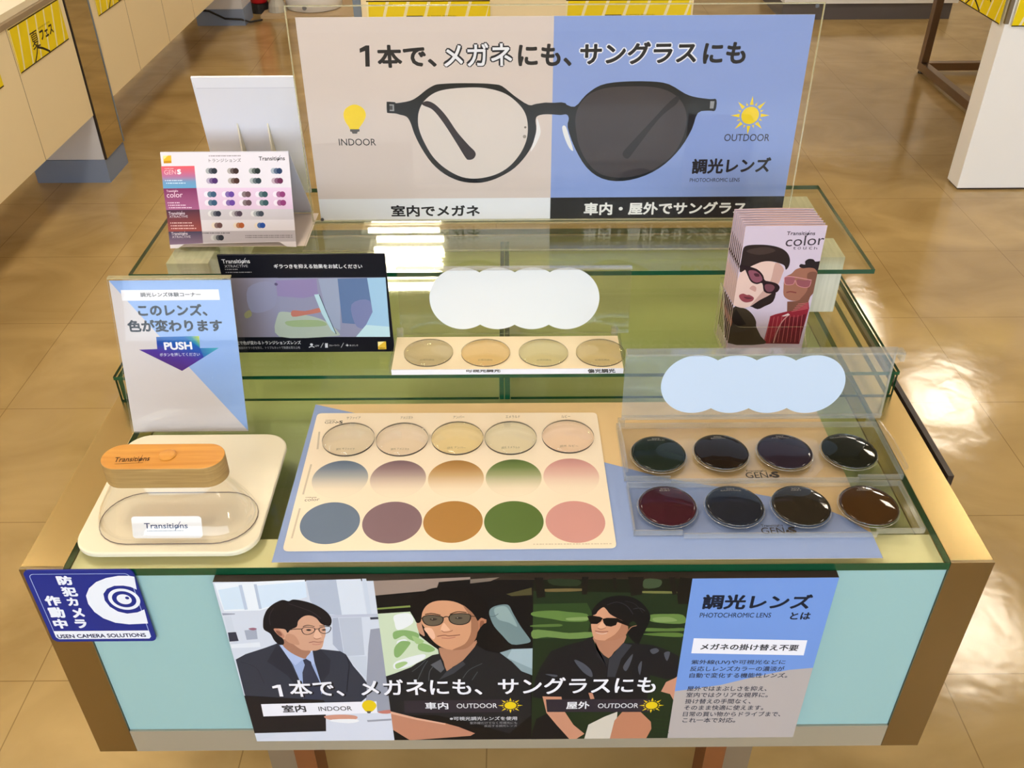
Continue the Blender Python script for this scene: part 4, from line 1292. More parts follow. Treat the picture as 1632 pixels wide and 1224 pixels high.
# man
a.poly([(760, 640), (800, 605), (880, 590), (972, 610), (950, 700), (935, 760), (912, 800), (870, 836), (770, 845), (706, 812), (700, 745), (712, 670)], (152, 102, 84), 4)
a.poly([(880, 640), (960, 640), (935, 760), (912, 800), (870, 836), (820, 840), (880, 760)], (120, 78, 64), 4)
a.poly([(818, 586), (830, 568), (862, 572), (862, 548), (890, 530), (925, 534), (940, 550), (984, 548), (975, 590), (962, 640), (935, 604), (890, 596), (845, 600)], (38, 30, 32), 3)
a.poly([(728, 850), (800, 846), (905, 800), (880, 870), (800, 915), (726, 935)], (118, 76, 62))
a.poly([(708, 668), (760, 662), (785, 672), (775, 715), (735, 728), (712, 708)], (150, 88, 96), 4)
a.poly([(800, 686), (850, 690), (905, 694), (893, 735), (850, 742), (810, 728)], (140, 80, 88), 4)
a.stroke([(706, 690), (712, 666), (770, 664), (912, 690)], 5, (214, 150, 156)); a.stroke([(706, 690), (716, 722), (772, 720), (788, 690), (802, 726), (850, 744), (892, 738), (908, 696)], 4, (204, 140, 148))
a.stroke([(722, 782), (752, 776), (796, 784)], 10, (120, 58, 56))
RD = (140, 38, 52)
a.poly([(548, 1165), (575, 1060), (600, 960), (640, 945), (722, 925), (800, 915), (888, 850), (893, 900), (840, 1080), (816, 1168)], RD)
a.poly([(720, 960), (800, 968), (870, 940), (840, 1080), (818, 1165), (600, 1165), (650, 1060)], (104, 30, 40))
for k in range(9):
    a.stroke([(600 + k * 30, 965 - k * 2), (560 + k * 32, 1155)], 4, (190, 96, 100), smooth=0)
for k in range(5):
    a.stroke([(760 + k * 12, 925 - k * 14), (884, 900 - k * 10)], 4, (206, 110, 116), smooth=0)
a.stroke([(745, 945), (690, 1000), (650, 1080), (625, 1160)], 8, (196, 150, 146)); a.poly([(686, 958), (735, 938), (748, 950), (700, 962)], (220, 200, 200))
# dark olive jacket
a.poly([(262, 1160), (285, 1000), (312, 900), (360, 895), (420, 905), (470, 950), (494, 1000), (496, 1040), (530, 1110), (556, 1168)], (58, 48, 36), 3)
a.poly([(300, 1010), (330, 920), (345, 905), (380, 960), (420, 1020), (350, 1040)], (36, 28, 24))
a.poly([(285, 1000), (300, 940), (315, 1000), (300, 1040)], (150, 100, 76), 3)
logo(a, (722, 352), (936, 352), 324, (50, 42, 52))
a.text('color', (712, 438), (1000, 424), 362, (62, 52, 62), -0.008)
for ch, x in zip('touch', (770, 805, 846, 890, 928)): a.text(ch, (x, 460), (x + 24, 459), 440, (84, 72, 84))
# keep every shape on the leaf
for vtx in a.bm.verts:
    d = vtx.co - P8.O
    u = min(max(d.dot(P8.U), lx0), lx1); v = min(max(d.dot(P8.V), lh0), lh)
    vtx.co = P8.at(u, v, d.dot(P8.n))
pr = a.build('print', leaf)
nth = ('second', 'third', 'fourth', 'fifth', 'sixth', 'seventh', 'rearmost')
for k in range(7):
    r = leaf.copy(); COL.objects.link(r)
    r.location = leaf.location + Vector((-0.0006 * (k + 1), 0.0078 * (k + 1), 0.0))
    r['label'] = 'pink leaflet in the clear holder, %s' % ('%s counted from the front' % nth[k] if k < 6 else 'rearmost of the stack')
    for ch in list(leaf.children):
        c = ch.copy(); COL.objects.link(c); c.parent = r
t = thing('leaflet_holder', 'clear acrylic holder with a scooped front lip, full of pink leaflets', 'holder', ((lx0 + lx1) / 2, 0.41, 0.0487))
hx0, hx1 = lx0 - 0.006, lx1 + 0.005
obj('base', bx(hx0, hx1, 0.374, 0.4555, 0.0487, 0.0515), ACR, t)
bm = bmesh.new(); sheetbox(bm, hx0, hx1, 0.4535, 0.4555, 0.052, 0.148, 1); obj('back', bm, [ACR, ACRE], t)
for x in (hx0, hx1 - 0.0022):
    bm = bmesh.new()
    prof = [(0.3765, 0.052), (0.453, 0.052), (0.453, 0.140), (0.435, 0.140), (0.390, 0.078), (0.3765, 0.074)]
    A = [bm.verts.new((x, y, z)) for y, z in prof]; B = [bm.verts.new((x + 0.0022, y, z)) for y, z in prof]
    bm.faces.new(A[::-1]); bm.faces.new(B)
    for i in range(6): bm.faces.new((A[i], A[(i + 1) % 6], B[(i + 1) % 6], B[i])).material_index = 1
    obj('side', bm, [ACR, ACRE], t)
PF = lean(0.3755, 0.052, 0)
lipz = PF.hit((1200, 521))[1]
bm = bmesh.new()
prof = [(hx0, 0), (hx1, 0), (hx1, lipz), (hx0 + 0.018, lipz), (hx0 + 0.010, lipz + 0.004), (hx0 + 0.003, lipz + 0.014), (hx0, lipz + 0.03)]
slab(bm, PF, prof, 0.0, 0.0014, 1)
obj('front', bm, [ACR, ACRE], t)

# ------------------------------------------------------------------ camera notice on the front corner
P9 = Plane((0, -0.0028, 0), (1, 0, 0), (0, 0, 1))
t = thing('camera_notice', 'blue and white security camera notice stuck at the left front corner of the table', 'notice', (-0.529, -0.0015, -0.07))
a = Art(P9, 0.35); a.view(0, 880, 3.4)
c4 = [a.m(p) for p in ((118, 100), (718, 97), (852, 480), (290, 487))]
nx0 = (c4[0][0] + c4[3][0]) / 2; nx1 = (c4[1][0] + c4[2][0]) / 2; nz1 = (c4[0][1] + c4[1][1]) / 2; nz0 = (c4[2][1] + c4[3][1]) / 2
NB = (32, 44, 132)
bm = bmesh.new(); slab(bm, P9, rrect(nx0, nx1, nz0, nz1, 0.008), -0.002, 0.0)
obj('plate', bm, ink(NB, 0.35), t)
NW = (232, 236, 248)
a.uvmode = True
m_ = 0.006
bo = rrect(nx0 + m_, nx1 - m_, nz0 + m_, nz1 - m_, 0.006, 5)
a.poly(bo, (170, 186, 226)); a.poly(rrect(nx0 + m_ + 0.0008, nx1 - m_ - 0.0008, nz0 + m_ + 0.0008, nz1 - m_ - 0.0008, 0.0055, 5), NB)
zb_ = P9.hit((140, 1005.5))[1]
a.poly([(nx0 + m_, zb_)] + [(nx0 + m_, nz0 + 0.009), (nx0 + 0.009, nz0 + 0.0052), (nx1 - 0.009, nz0 + 0.0052), (nx1 - m_, nz0 + 0.009)] + [(nx1 - m_, zb_)], NW)
a.view(0, 880, 3.4)
a.poly([(728, 133), (700, 128), (640, 128), (575, 140), (520, 162), (482, 196), (466, 236), (478, 280), (512, 324), (560, 358), (625, 382), (700, 391), (802, 386), (782, 310), (745, 326), (690, 333), (640, 322), (596, 296), (568, 262), (560, 226), (580, 198), (620, 182), (668, 181), (708, 188), (741, 203)], NW)
a.uvmode = True
cu, cv = P9.hit((673 / 3.4, 880 + 255 / 3.4)); k_ = P9.hit((758 / 3.4, 880 + 255 / 3.4))[0] - cu
for rr, cc in ((1.0, NW), (0.76, NB), (0.47, NW)): a.disc((cu, cv), rr * k_, cc, 40, True)
a.disc((cu + 0.22 * k_, cv + 0.12 * k_), 0.13 * k_, NB, 20, True)
a.view(0, 880, 3.4)
for ch, x0_, x1_, yb_, yt_ in (('防', 318, 402, 178, 128), ('犯', 344, 428, 240, 188), ('カ', 372, 432, 291, 246), ('メ', 398, 466, 356, 302), ('ラ', 416, 480, 412, 364), ('作', 254, 340, 290, 236), ('動', 277, 361, 356, 298), ('中', 300, 376, 414, 362)):
    a.text(ch, (x0_, yb_), (x1_, yb_), yt_, NW, 0.03)
a.text('USEN CAMERA SOLUTIONS', (316, 467), (794, 459), 446, (30, 34, 80), 0.02)
a.build('print', t)

# ------------------------------------------------------------------ long poster board on the table front
Pf = Plane((0, -0.0125, 0), (1, 0, 0), (0, 0, 1))
t = thing('poster_board', 'long poster board with three men in glasses, hung on the table front', 'poster', (0.023, -0.007, -0.178))
c4 = [Pf.hit(p) for p in ((341, 930), (1334, 918), (1267, 1175), (408, 1181))]
fx0 = (c4[0][0] + c4[3][0]) / 2; fx1 = (c4[1][0] + c4[2][0]) / 2; fz1 = (c4[0][1] + c4[1][1]) / 2; fz0 = (c4[2][1] + c4[3][1]) / 2
obj('board', bx(fx0, fx1, -0.0124, -0.001, fz0, fz1), dark, t)
a = Art(Pf, 0.42); a.uvmode = True
def vx(*p):
    return sum(Pf.hit(q)[0] for q in p) / len(p)
X1 = vx((597, 921), (626, 1176)); X2 = vx((849, 919), (848, 1173)); X3 = vx((1103, 918.5), (1065, 1174))
def panel(xa, xb, c): a.poly([(xa, fz0), (xb, fz0), (xb, fz1), (xa, fz1)], c)
panel(fx0, X1, (206, 213, 229)); panel(X1, X2, (17, 16, 19)); panel(X2, X3, (30, 44, 27)); panel(X3, fx1, (178, 170, 170))
a.view()
# --- office photo
a.view(340, 900, 5.829)
a.poly([(10, 172), (850, 140), (870, 300), (430, 425), (100, 432), (60, 330)], (228, 235, 246))
a.poly([(45, 235), (240, 200), (290, 410), (100, 420)], (206, 223, 242)); a.poly([(400, 195), (850, 155), (870, 300), (435, 410)], (208, 224, 244))
a.poly([(235, 190), (265, 187), (320, 415), (290, 418)], (182, 196, 220)); a.poly([(375, 182), (402, 180), (450, 410), (425, 412)], (178, 192, 216))
a.poly([(860, 145), (1140, 138), (1195, 470), (1020, 455), (900, 340)], (176, 186, 207)); a.poly([(1140, 138), (1370, 132), (1425, 465), (1195, 472)], (212, 220, 235)); a.poly([(1380, 130), (1420, 130), (1470, 460), (1430, 462)], (198, 208, 226))
a.poly([(1060, 468), (1535, 455), (1540, 480), (1075, 492)], (186, 192, 212)); a.poly([(80, 450), (200, 452), (200, 462), (88, 470)], (150, 156, 176))
a.poly([(1105, 495), (1160, 492), (1215, 850), (1110, 740)], (168, 176, 198)); a.poly([(1165, 494), (1375, 488), (1405, 838), (1220, 850)], (184, 192, 210))
a.poly([(1455, 488), (1540, 484), (1544, 505), (1460, 510)], (60, 62, 76))
a.poly([(100, 480), (165, 480), (230, 740), (165, 745)], (200, 208, 224)); a.poly([(160, 740), (430, 720), (440, 765), (170, 775)], (222, 228, 240))
a.poly([(135, 630), (210, 625), (236, 708), (150, 715)], (48, 52, 70)); a.poly([(288, 610), (400, 598), (412, 690), (310, 698)], (160, 168, 188)); a.poly([(325, 595), (370, 585), (405, 595), (370, 610)], (150, 100, 120), 3)
a.poly([(1225, 850), (1425, 850), (1425, 1060), (1330, 960)], (196, 204, 220))
a.uvmode = True
a.poly([Pf.hit((340 + 1460 / 5.829, 900 + 600 / 5.829)), (X1, Pf.hit((600, 1001))[1]), (X1, Pf.hit((600, 1135))[1]), Pf.hit((583, 1135)), Pf.hit((340 + 1422 / 5.829, 900 + 1090 / 5.829)), Pf.hit((340 + 1440 / 5.829, 900 + 760 / 5.829))], (150, 154, 171))
a.view(340, 900, 5.829)
SU = (50, 54, 68)
a.poly([(208, 880), (300, 830), (480, 772), (600, 728), (640, 760), (760, 930), (830, 1090), (850, 1440), (372, 1440), (290, 1200)], SU)
a.poly([(900, 860), (925, 795), (985, 782), (1180, 803), (1232, 832), (1300, 940), (1385, 1040), (1425, 1095), (1425, 1230), (1330, 1310), (1150, 1290), (960, 1320), (850, 1320), (960, 1120)], SU)
a.poly([(500, 900), (592, 735), (700, 885), (800, 1090), (830, 1200), (690, 1030), (570, 945)], (40, 43, 56)); a.poly([(925, 800), (1000, 790), (1090, 880), (1080, 1000), (1000, 1110), (950, 930)], (42, 45, 58))
a.stroke([(1232, 840), (1262, 930), (1250, 1060), (1240, 1180)], 9, (32, 34, 44)); a.stroke([(250, 900), (400, 960), (470, 1100)], 8, (42, 45, 58))
a.poly([(620, 740), (720, 820), (840, 872), (920, 830), (945, 920), (1000, 1100), (1010, 1200), (830, 1200), (800, 1070), (740, 930)], (152, 170, 214))
a.poly([(612, 742), (650, 755), (840, 872), (762, 934), (700, 870)], (172, 188, 228)); a.poly([(842, 872), (922, 798), (942, 920), (920, 926)], (170, 186, 226))
a.poly([(832, 884), (862, 872), (908, 900), (915, 930), (990, 1090), (1010, 1250), (840, 1250), (828, 1000), (850, 930)], (52, 56, 76))
FA = (204, 158, 134)
a.poly([(570, 590), (720, 560), (790, 480), (900, 462), (900, 600), (720, 720), (650, 740), (600, 690)], FA)
a.poly([(640, 740), (650, 660), (690, 600), (790, 560), (830, 470), (960, 470), (1010, 520), (1040, 590), (1042, 650), (1030, 690), (1022, 730), (1005, 775), (950, 797), (905, 800), (870, 850), (842, 872), (720, 815)], FA, 3)
a.poly([(640, 740), (655, 690), (720, 720), (820, 790), (905, 800), (870, 850), (842, 872), (720, 815)], (164, 118, 98), 3)
a.poly([(690, 640), (760, 660), (800, 740), (720, 730), (668, 690)], (190, 142, 118), 4)
a.poly([(552, 596), (600, 592), (650, 640), (660, 672), (625, 684), (580, 650)], (186, 132, 110), 4); a.poly([(580, 612), (620, 620), (640, 655), (610, 655)], (140, 92, 76), 4)
a.poly([(958, 600), (1000, 650), (1002, 676), (950, 684), (932, 670)], (222, 178, 154), 3); a.stroke([(932, 676), (960, 690), (1000, 678)], 7, (150, 98, 82))
a.poly([(470, 600), (462, 540), (470, 480), (500, 415), (560, 362), (640, 326), (700, 338), (740, 322), (820, 332), (920, 360), (1010, 405), (1070, 455), (1100, 510), (1090, 560), (1060, 568), (1000, 545), (960, 498), (900, 470), (840, 478), (790, 520), (775, 575), (720, 600), (690, 632), (668, 600), (610, 592), (560, 596), (600, 650), (650, 690), (655, 738), (610, 740), (565, 700), (530, 640)], (24, 22, 28), 3)
a.stroke([(700, 360), (820, 400), (920, 440), (1000, 500)], 8, (50, 46, 54)); a.stroke([(560, 400), (520, 480), (530, 560)], 8, (44, 40, 48))
GF = (36, 30, 36)
a.stroke([(822, 598), (862, 578), (938, 588), (934, 622), (890, 645), (842, 640)], 8, GF, True); a.stroke([(985, 590), (1030, 574), (1090, 578), (1078, 620), (1030, 638), (990, 620)], 8, GF, True)
a.stroke([(690, 606), (760, 596), (822, 596)], 9, GF); a.stroke([(936, 598), (985, 592)], 7, GF); a.stroke([(832, 574), (880, 560), (940, 574)], 9, (50, 38, 38)); a.stroke([(985, 568), (1040, 560)], 7, (50, 38, 38))
a.poly([(860, 604), (890, 596), (912, 606), (886, 614)], (50, 40, 42), 3); a.poly([(1006, 604), (1032, 596), (1048, 604), (1026, 612)], (50, 40, 42), 3)
a.stroke([(888, 722), (930, 714), (970, 718), (1018, 714)], 8, (140, 78, 76)); a.stroke([(920, 736), (965, 740), (1005, 730)], 8, (186, 116, 108))
a.view(320, 900, 4.08)
a.uvmode = True
L0 = lambda x, y: Pf.hit((320 + x / 4.08, 900 + y / 4.08))
a.poly([(fx0, fz0), (X1, fz0), (X1, L0(1240, 960)[1]), L0(1080, 955), L0(800, 975), L0(815, 1000)], (210, 215, 232))
a.poly([(fx0, L0(350, 1095)[1]), L0(815, 1082), L0(812, 900), L0(800, 880), (fx0, L0(290, 850)[1])], (30, 28, 33))
a.view(320, 900, 4.08)
a.poly([(802, 985), (870, 975), (960, 975), (1015, 985), (1005, 1005), (900, 1010), (830, 1005)], (206, 150, 132), 3); a.poly([(860, 1005), (1000, 1003), (1028, 1018), (960, 1030), (850, 1018)], (232, 234, 242), 3)
a.poly([(1080, 1010), (1238, 1000), (1240, 1012), (1085, 1022)], (150, 154, 170)); a.poly([(1150, 955), (1236, 942), (1238, 965), (1180, 968)], (190, 120, 110), 2)
# --- car photo
a.view(620, 910, 6.8)
a.uvmode = True
C0 = lambda x, y: Pf.hit((620 + x / 6.8, 910 + y / 6.8))
a.poly([(X1, fz1), C0(880, 66), C0(880, 90), C0(540, 120), C0(520, 180), C0(400, 215), (X1, C0(0, 265)[1])], (150, 132, 122))
a.poly([C0(880, 90), C0(1200, 68), C0(1100, 110), C0(880, 135)], (120, 108, 98))
a.poly([(X1, C0(0, 400)[1]), C0(235, 372), C0(235, 392), (X1, C0(0, 418)[1])], (124, 140, 76))
a.poly([(X1, C0(0, 462)[1]), C0(228, 440), C0(300, 560), C0(330, 700), C0(430, 780), C0(530, 850), C0(540, 900), C0(370, 970), C0(240, 1060), (X1, C0(0, 1140)[1])], (200, 214, 188))
a.view(620, 910, 6.8)
for q in ([(60, 480), (220, 460), (260, 560), (100, 640), (60, 560)], [(80, 980), (360, 900), (380, 950), (200, 1040), (60, 1060)], [(90, 760), (180, 740), (200, 790), (100, 820)]): a.poly(q, (228, 232, 236), 4)
for q in ([(50, 660), (180, 640), (320, 680), (300, 760), (220, 740), (160, 700), (60, 740)], [(60, 830), (130, 760), (230, 770), (200, 830), (110, 930), (60, 920)], [(330, 780), (430, 800), (500, 850), (430, 880), (320, 850)]): a.poly(q, (134, 170, 108), 4)
a.poly([(250, 700), (380, 760), (300, 790)], (160, 190, 130), 4); a.poly([(70, 1010), (160, 980), (200, 1000), (90, 1060)], (160, 190, 130), 4)
a.poly([(1085, 450), (1100, 410), (1150, 380), (1240, 362), (1300, 375), (1340, 450), (1420, 590), (1500, 700), (1535, 760), (1480, 785), (1330, 795), (1230, 700), (1140, 600), (1095, 500)], (112, 134, 138), 3)
a.poly([(1140, 410), (1250, 380), (1310, 440), (1390, 600), (1300, 560), (1180, 520)], (142, 164, 166), 4); a.stroke([(1095, 490), (1140, 490), (1185, 462)], 6, (60, 74, 78))
a.uvmode = True
a.poly([C0(1200, 885), C0(1330, 845), (X2, C0(1550, 838)[1]), (X2, C0(1550, 1130)[1]), C0(1420, 1080), C0(1300, 960)], (136, 156, 164))
a.poly([C0(1280, 940), C0(1330, 850), (X2, C0(1550, 840)[1]), (X2, C0(1550, 1060)[1])], (160, 180, 190))
a.view(620, 910, 6.8)
a.poly([(1270, 250), (1545, 180), (1548, 260), (1330, 272)], (74, 70, 44))
F2c = (206, 152, 118)
a.poly([(540, 850), (560, 830), (690, 850), (900, 780), (960, 740), (930, 820), (800, 970), (690, 1040), (625, 1085), (590, 980), (560, 920)], (176, 128, 102), 2)
a.poly([(300, 560), (345, 545), (362, 610), (388, 700), (345, 690), (315, 640)], (188, 140, 116), 3); a.poly([(962, 530), (1000, 505), (1050, 515), (1052, 570), (1020, 640), (985, 658), (955, 640)], (178, 122, 94), 3); a.poly([(990, 545), (1030, 545), (1015, 610), (985, 620)], (136, 88, 66), 3)
a.poly([(345, 545), (350, 470), (390, 390), (470, 335), (580, 318), (700, 330), (800, 370), (870, 420), (925, 480), (965, 560), (965, 640), (945, 720), (900, 790), (830, 840), (740, 855), (650, 850), (570, 825), (490, 770), (430, 700), (390, 620)], F2c, 3)
a.poly([(800, 370), (870, 420), (925, 480), (965, 560), (965, 640), (945, 720), (900, 790), (830, 840), (740, 855), (690, 850), (820, 790), (880, 690), (890, 600), (880, 500)], (158, 110, 84), 3)
a.poly([(380, 620), (460, 620), (500, 700), (480, 740), (420, 680)], (228, 182, 156), 4); a.poly([(590, 560), (630, 600), (660, 640), (600, 650), (560, 640)], (226, 178, 148), 3)
a.poly([(240, 420), (232, 340), (300, 270), (420, 200), (560, 175), (760, 180), (920, 225), (1030, 300), (1075, 400), (1062, 520), (1000, 505), (960, 540), (940, 480), (880, 430), (780, 350), (640, 315), (500, 325), (410, 370), (360, 450), (345, 545), (300, 560), (270, 500)], (16, 14, 17), 3)
a.poly([(325, 670), (400, 720), (470, 790), (515, 830), (440, 770), (350, 715)], (18, 16, 18)); a.poly([(960, 660), (1060, 560), (1080, 760), (1050, 900), (960, 800)], (16, 15, 18), 3)
LG = (96, 86, 72)
a.poly([(362, 520), (380, 490), (450, 475), (540, 486), (585, 505), (580, 550), (540, 582), (460, 592), (395, 572)], LG, 4); a.poly([(650, 500), (680, 470), (770, 458), (860, 466), (885, 490), (865, 550), (800, 578), (720, 576), (665, 548)], LG, 4)
a.stroke([(362, 520), (380, 490), (450, 475), (540, 486), (585, 505), (580, 550), (540, 582), (460, 592), (395, 572)], 12, (22, 16, 18), True); a.stroke([(650, 500), (680, 470), (770, 458), (860, 466), (885, 490), (865, 550), (800, 578), (720, 576), (665, 548)], 12, (22, 16, 18), True)
a.stroke([(585, 505), (620, 492), (652, 500)], 14, (22, 16, 18)); a.stroke([(312, 508), (362, 512)], 14, (22, 16, 18)); a.stroke([(885, 488), (950, 490)], 10, (30, 22, 22))
a.poly([(440, 522), (475, 508), (525, 520), (480, 536)], (54, 46, 40), 3); a.disc((468, 518), 7, (160, 150, 138)); a.poly([(715, 510), (750, 496), (800, 508), (755, 520)], (54, 46, 40), 3); a.disc((742, 505), 7, (160, 150, 138))
a.stroke([(390, 470), (460, 458), (560, 478)], 14, (60, 40, 30)); a.stroke([(660, 468), (740, 440), (840, 448)], 14, (60, 40, 30))
a.stroke([(568, 642), (600, 662), (660, 655), (690, 640)], 10, (150, 96, 76)); a.stroke([(520, 708), (600, 694), (650, 702), (770, 690)], 12, (120, 66, 58)); a.stroke([(570, 724), (650, 728), (720, 714)], 12, (178, 112, 96))
SH = (30, 31, 36)
a.uvmode = True
a.poly([(X1, C0(0, 1140)[1]), C0(60, 1110), C0(240, 1040), C0(300, 1000), C0(380, 960), C0(470, 910), C0(545, 895), C0(625, 1085), C0(800, 970), C0(950, 800), C0(1050, 860), C0(1200, 890), C0(1330, 980), C0(1430, 1080), C0(1530, 1130), C0(1540, 1560), C0(1300, 1760), C0(900, 1640), C0(500, 1560), (X1, C0(0, 1560)[1])], SH)
a.view(620, 910, 6.8)
a.poly([(450, 1015), (560, 955), (600, 1060), (560, 1100)], (86, 88, 96)); a.poly([(620, 1090), (800, 975), (830, 1010), (700, 1110), (540, 1180)], (56, 58, 66))
for q in ([(250, 1090), (340, 1020), (400, 960)], [(310, 1180), (370, 1050), (420, 970)], [(430, 1190), (440, 1090), (480, 1030)], [(800, 1160), (870, 1070), (1010, 1000)], [(900, 1180), (960, 1090)]): a.stroke(q, 9, (70, 76, 82))
a.uvmode = True
D0 = lambda x, y: Pf.hit((600 + x / 6.277, 1080 + y / 6.277))
a.poly([(X1, D0(140, 335)[1]), D0(400, 400), D0(690, 455), D0(820, 490), D0(985, 555), D0(940, 580), (D0(350, 580)[0], fz0), (D0(330, 580)[0], fz0), (X1, D0(170, 520)[1])], (186, 130, 106))
a.poly([(X1, D0(140, 335)[1]), D0(400, 400), D0(690, 455), D0(690, 470), D0(400, 420), (X1, D0(140, 360)[1])], (216, 168, 144))
# --- park photo
G0 = lambda x, y: Pf.hit((840 + x / 6.277, 910 + y / 6.277))
a.poly([(X2, fz1), (X3, fz1), (X3, G0(1600, 225)[1]), (X2, G0(55, 200)[1])], (22, 26, 18))
a.poly([(X2, G0(55, 330)[1]), G0(600, 320), G0(650, 420), G0(600, 660), (X2, G0(55, 680)[1])], (44, 66, 34))
a.view(840, 910, 6.277)
for q, c in (([(60, 410), (260, 395), (420, 410), (600, 430), (600, 500), (400, 505), (250, 480), (60, 450)], (92, 122, 62)), ([(60, 590), (250, 600), (420, 620), (640, 610), (650, 660), (430, 680), (200, 660), (60, 675)], (106, 134, 74)), ([(60, 540), (320, 530), (330, 555), (60, 560)], (84, 110, 56)),
             ([(1225, 440), (1400, 430), (1560, 440), (1580, 520), (1400, 525), (1228, 500)], (98, 126, 66)), ([(1180, 570), (1400, 575), (1560, 570), (1560, 600), (1300, 605), (1170, 600)], (86, 112, 56)), ([(1150, 630), (1400, 615), (1550, 625), (1540, 660), (1300, 650)], (84, 112, 54)),
             ([(400, 470), (600, 460), (600, 490), (420, 495)], (126, 150, 92)), ([(1260, 470), (1420, 460), (1500, 500), (1300, 510)], (124, 148, 90)),
             ([(180, 180), (540, 175), (540, 200), (200, 208)], (106, 92, 58)), ([(1150, 200), (1490, 205), (1480, 225), (1160, 220)], (110, 112, 64)), ([(220, 80), (520, 90), (500, 150), (260, 140)], (36, 48, 32)), ([(1180, 80), (1340, 90), (1320, 160), (1170, 170)], (60, 74, 52))):
    a.poly(q, c, 3)
for q in ([(75, 65), (160, 65), (185, 260), (100, 270)], [(550, 58), (615, 58), (600, 235), (548, 235)], [(1010, 60), (1165, 60), (1150, 235), (1040, 250)], [(1420, 62), (1475, 62), (1500, 230), (1455, 240)], [(860, 70), (890, 70), (900, 190), (865, 190)]): a.poly(q, (24, 21, 19))
a.uvmode = True
a.poly([G0(1530, 62), (X3, fz1), (X3, G0(1580, 330)[1]), G0(1510, 330), G0(1500, 200)], (22, 20, 18))
a.view(840, 910, 6.277)
F3 = (204, 150, 120)
a.poly([(665, 660), (670, 700), (720, 790), (815, 872), (870, 810), (950, 740), (980, 690), (990, 640), (900, 680), (780, 690)], (172, 122, 98), 2)
a.poly([(1010, 600), (1040, 560), (1105, 545), (1100, 590), (1060, 612), (1020, 612)], (190, 134, 106), 3)
a.poly([(640, 540), (652, 470), (690, 400), (770, 355), (860, 420), (960, 490), (1010, 560), (1000, 620), (960, 660), (880, 690), (780, 695), (690, 685), (660, 650)], F3, 3)
a.poly([(960, 490), (1010, 560), (1000, 620), (960, 660), (880, 690), (780, 695), (870, 640), (930, 570)], (170, 118, 92), 3); a.poly([(720, 540), (755, 505), (790, 560), (740, 575), (706, 566)], (222, 170, 138), 3)
a.poly([(655, 440), (650, 400), (700, 330), (790, 270), (920, 245), (1060, 265), (1160, 330), (1225, 420), (1230, 490), (1190, 580), (1150, 660), (1110, 740), (1060, 700), (1010, 640), (1010, 605), (1050, 560), (1100, 545), (1060, 500), (1000, 540), (960, 500), (900, 470), (830, 430), (790, 380), (760, 362), (710, 400), (690, 430)], (17, 17, 21), 3)
a.stroke([(800, 340), (900, 310), (1000, 350), (1060, 430)], 9, (44, 46, 52)); a.stroke([(1060, 380), (1130, 370), (1180, 400)], 9, (50, 54, 60)); a.stroke([(980, 300), (1080, 330), (1160, 420)], 7, (38, 40, 46))
SG = (14, 13, 15)
a.poly([(602, 448), (660, 446), (730, 458), (758, 472), (738, 505), (700, 530), (640, 528), (622, 500)], SG); a.poly([(755, 478), (800, 468), (900, 470), (912, 490), (890, 540), (840, 556), (790, 548), (766, 520)], SG); a.poly([(900, 470), (1000, 520), (1050, 555), (1010, 550), (905, 510)], SG)
a.stroke([(680, 598), (720, 606), (770, 608), (812, 604)], 10, (130, 70, 66)); a.stroke([(690, 616), (750, 630), (800, 618)], 8, (214, 190, 180)); a.stroke([(706, 568), (740, 582), (790, 566)], 8, (150, 98, 78))
a.uvmode = True
a.poly([G0(85, 1070), G0(140, 950), G0(240, 800), G0(400, 740), G0(560, 700), G0(650, 655), G0(690, 780), G0(815, 880), G0(960, 720), G0(1050, 720), G0(1140, 730), G0(1260, 740), G0(1400, 790), G0(1520, 850), (X3, G0(1500, 1060)[1]), G0(1400, 1085), G0(1230, 1040), G0(1220, 1180), G0(1190, 1340), G0(700, 1360), G0(300, 1300), G0(55, 1260)], (26, 26, 31))
a.view(840, 910, 6.277)
a.poly([(680, 700), (690, 780), (815, 880), (800, 960), (700, 850)], (36, 37, 43)); a.poly([(820, 880), (960, 720), (1050, 740), (940, 880), (880, 1060), (800, 1060)], (52, 54, 62))
for q in ([(470, 890), (560, 920), (640, 990), (650, 1060), (560, 1010)], [(960, 960), (1010, 880), (1060, 830), (1030, 930), (990, 1000)], [(1230, 790), (1290, 770), (1320, 800), (1260, 830)], [(1370, 820), (1430, 810), (1400, 900)], [(180, 1030), (300, 1040), (280, 1060)], [(1110, 960), (1150, 900), (1130, 1040)]): a.poly(q, (74, 77, 88), 3)
a.uvmode = True
a.poly([G0(1340, 1205), G0(1390, 1110), G0(1480, 1070), (X3, G0(1490, 1055)[1]), (X3, G0(1470, 1290)[1]), G0(1430, 1230)], (196, 140, 116))
K0 = lambda x, y: Pf.hit((600 + x / 3.138, 900 + y / 3.138))
a.poly([K0(830, 658), K0(925, 660), K0(935, 725), K0(985, 800), K0(1040, 845), (K0(1000, 858)[0], fz0), (K0(960, 858)[0], fz0), K0(900, 800), K0(850, 740)], (196, 140, 114))
a.poly([K0(780, 830), K0(800, 770), K0(850, 745), K0(900, 800), (K0(965, 858)[0], fz0), (X2, fz0)], (20, 20, 24))
a.poly([(K0(1040, 858)[0], fz0), K0(1060, 800), K0(1140, 760), K0(1205, 735), K0(1200, 800), (K0(1180, 858)[0], fz0)], (208, 200, 188))
a.poly([(K0(1168, 858)[0], fz0), K0(1190, 780), K0(1230, 735), K0(1320, 735), K0(1372, 785), K0(1375, 820), (K0(1350, 858)[0], fz0)], (184, 126, 98))
a.poly([K0(1060, 640), K0(1080, 640), K0(1090, 670), K0(1070, 672)], (190, 134, 110))
a.view(600, 900, 3.138)
for k in range(4): a.stroke([(1385, 770 + k * 20), (1462, 780 + k * 20)], 5, (30, 52, 26), smooth=0)
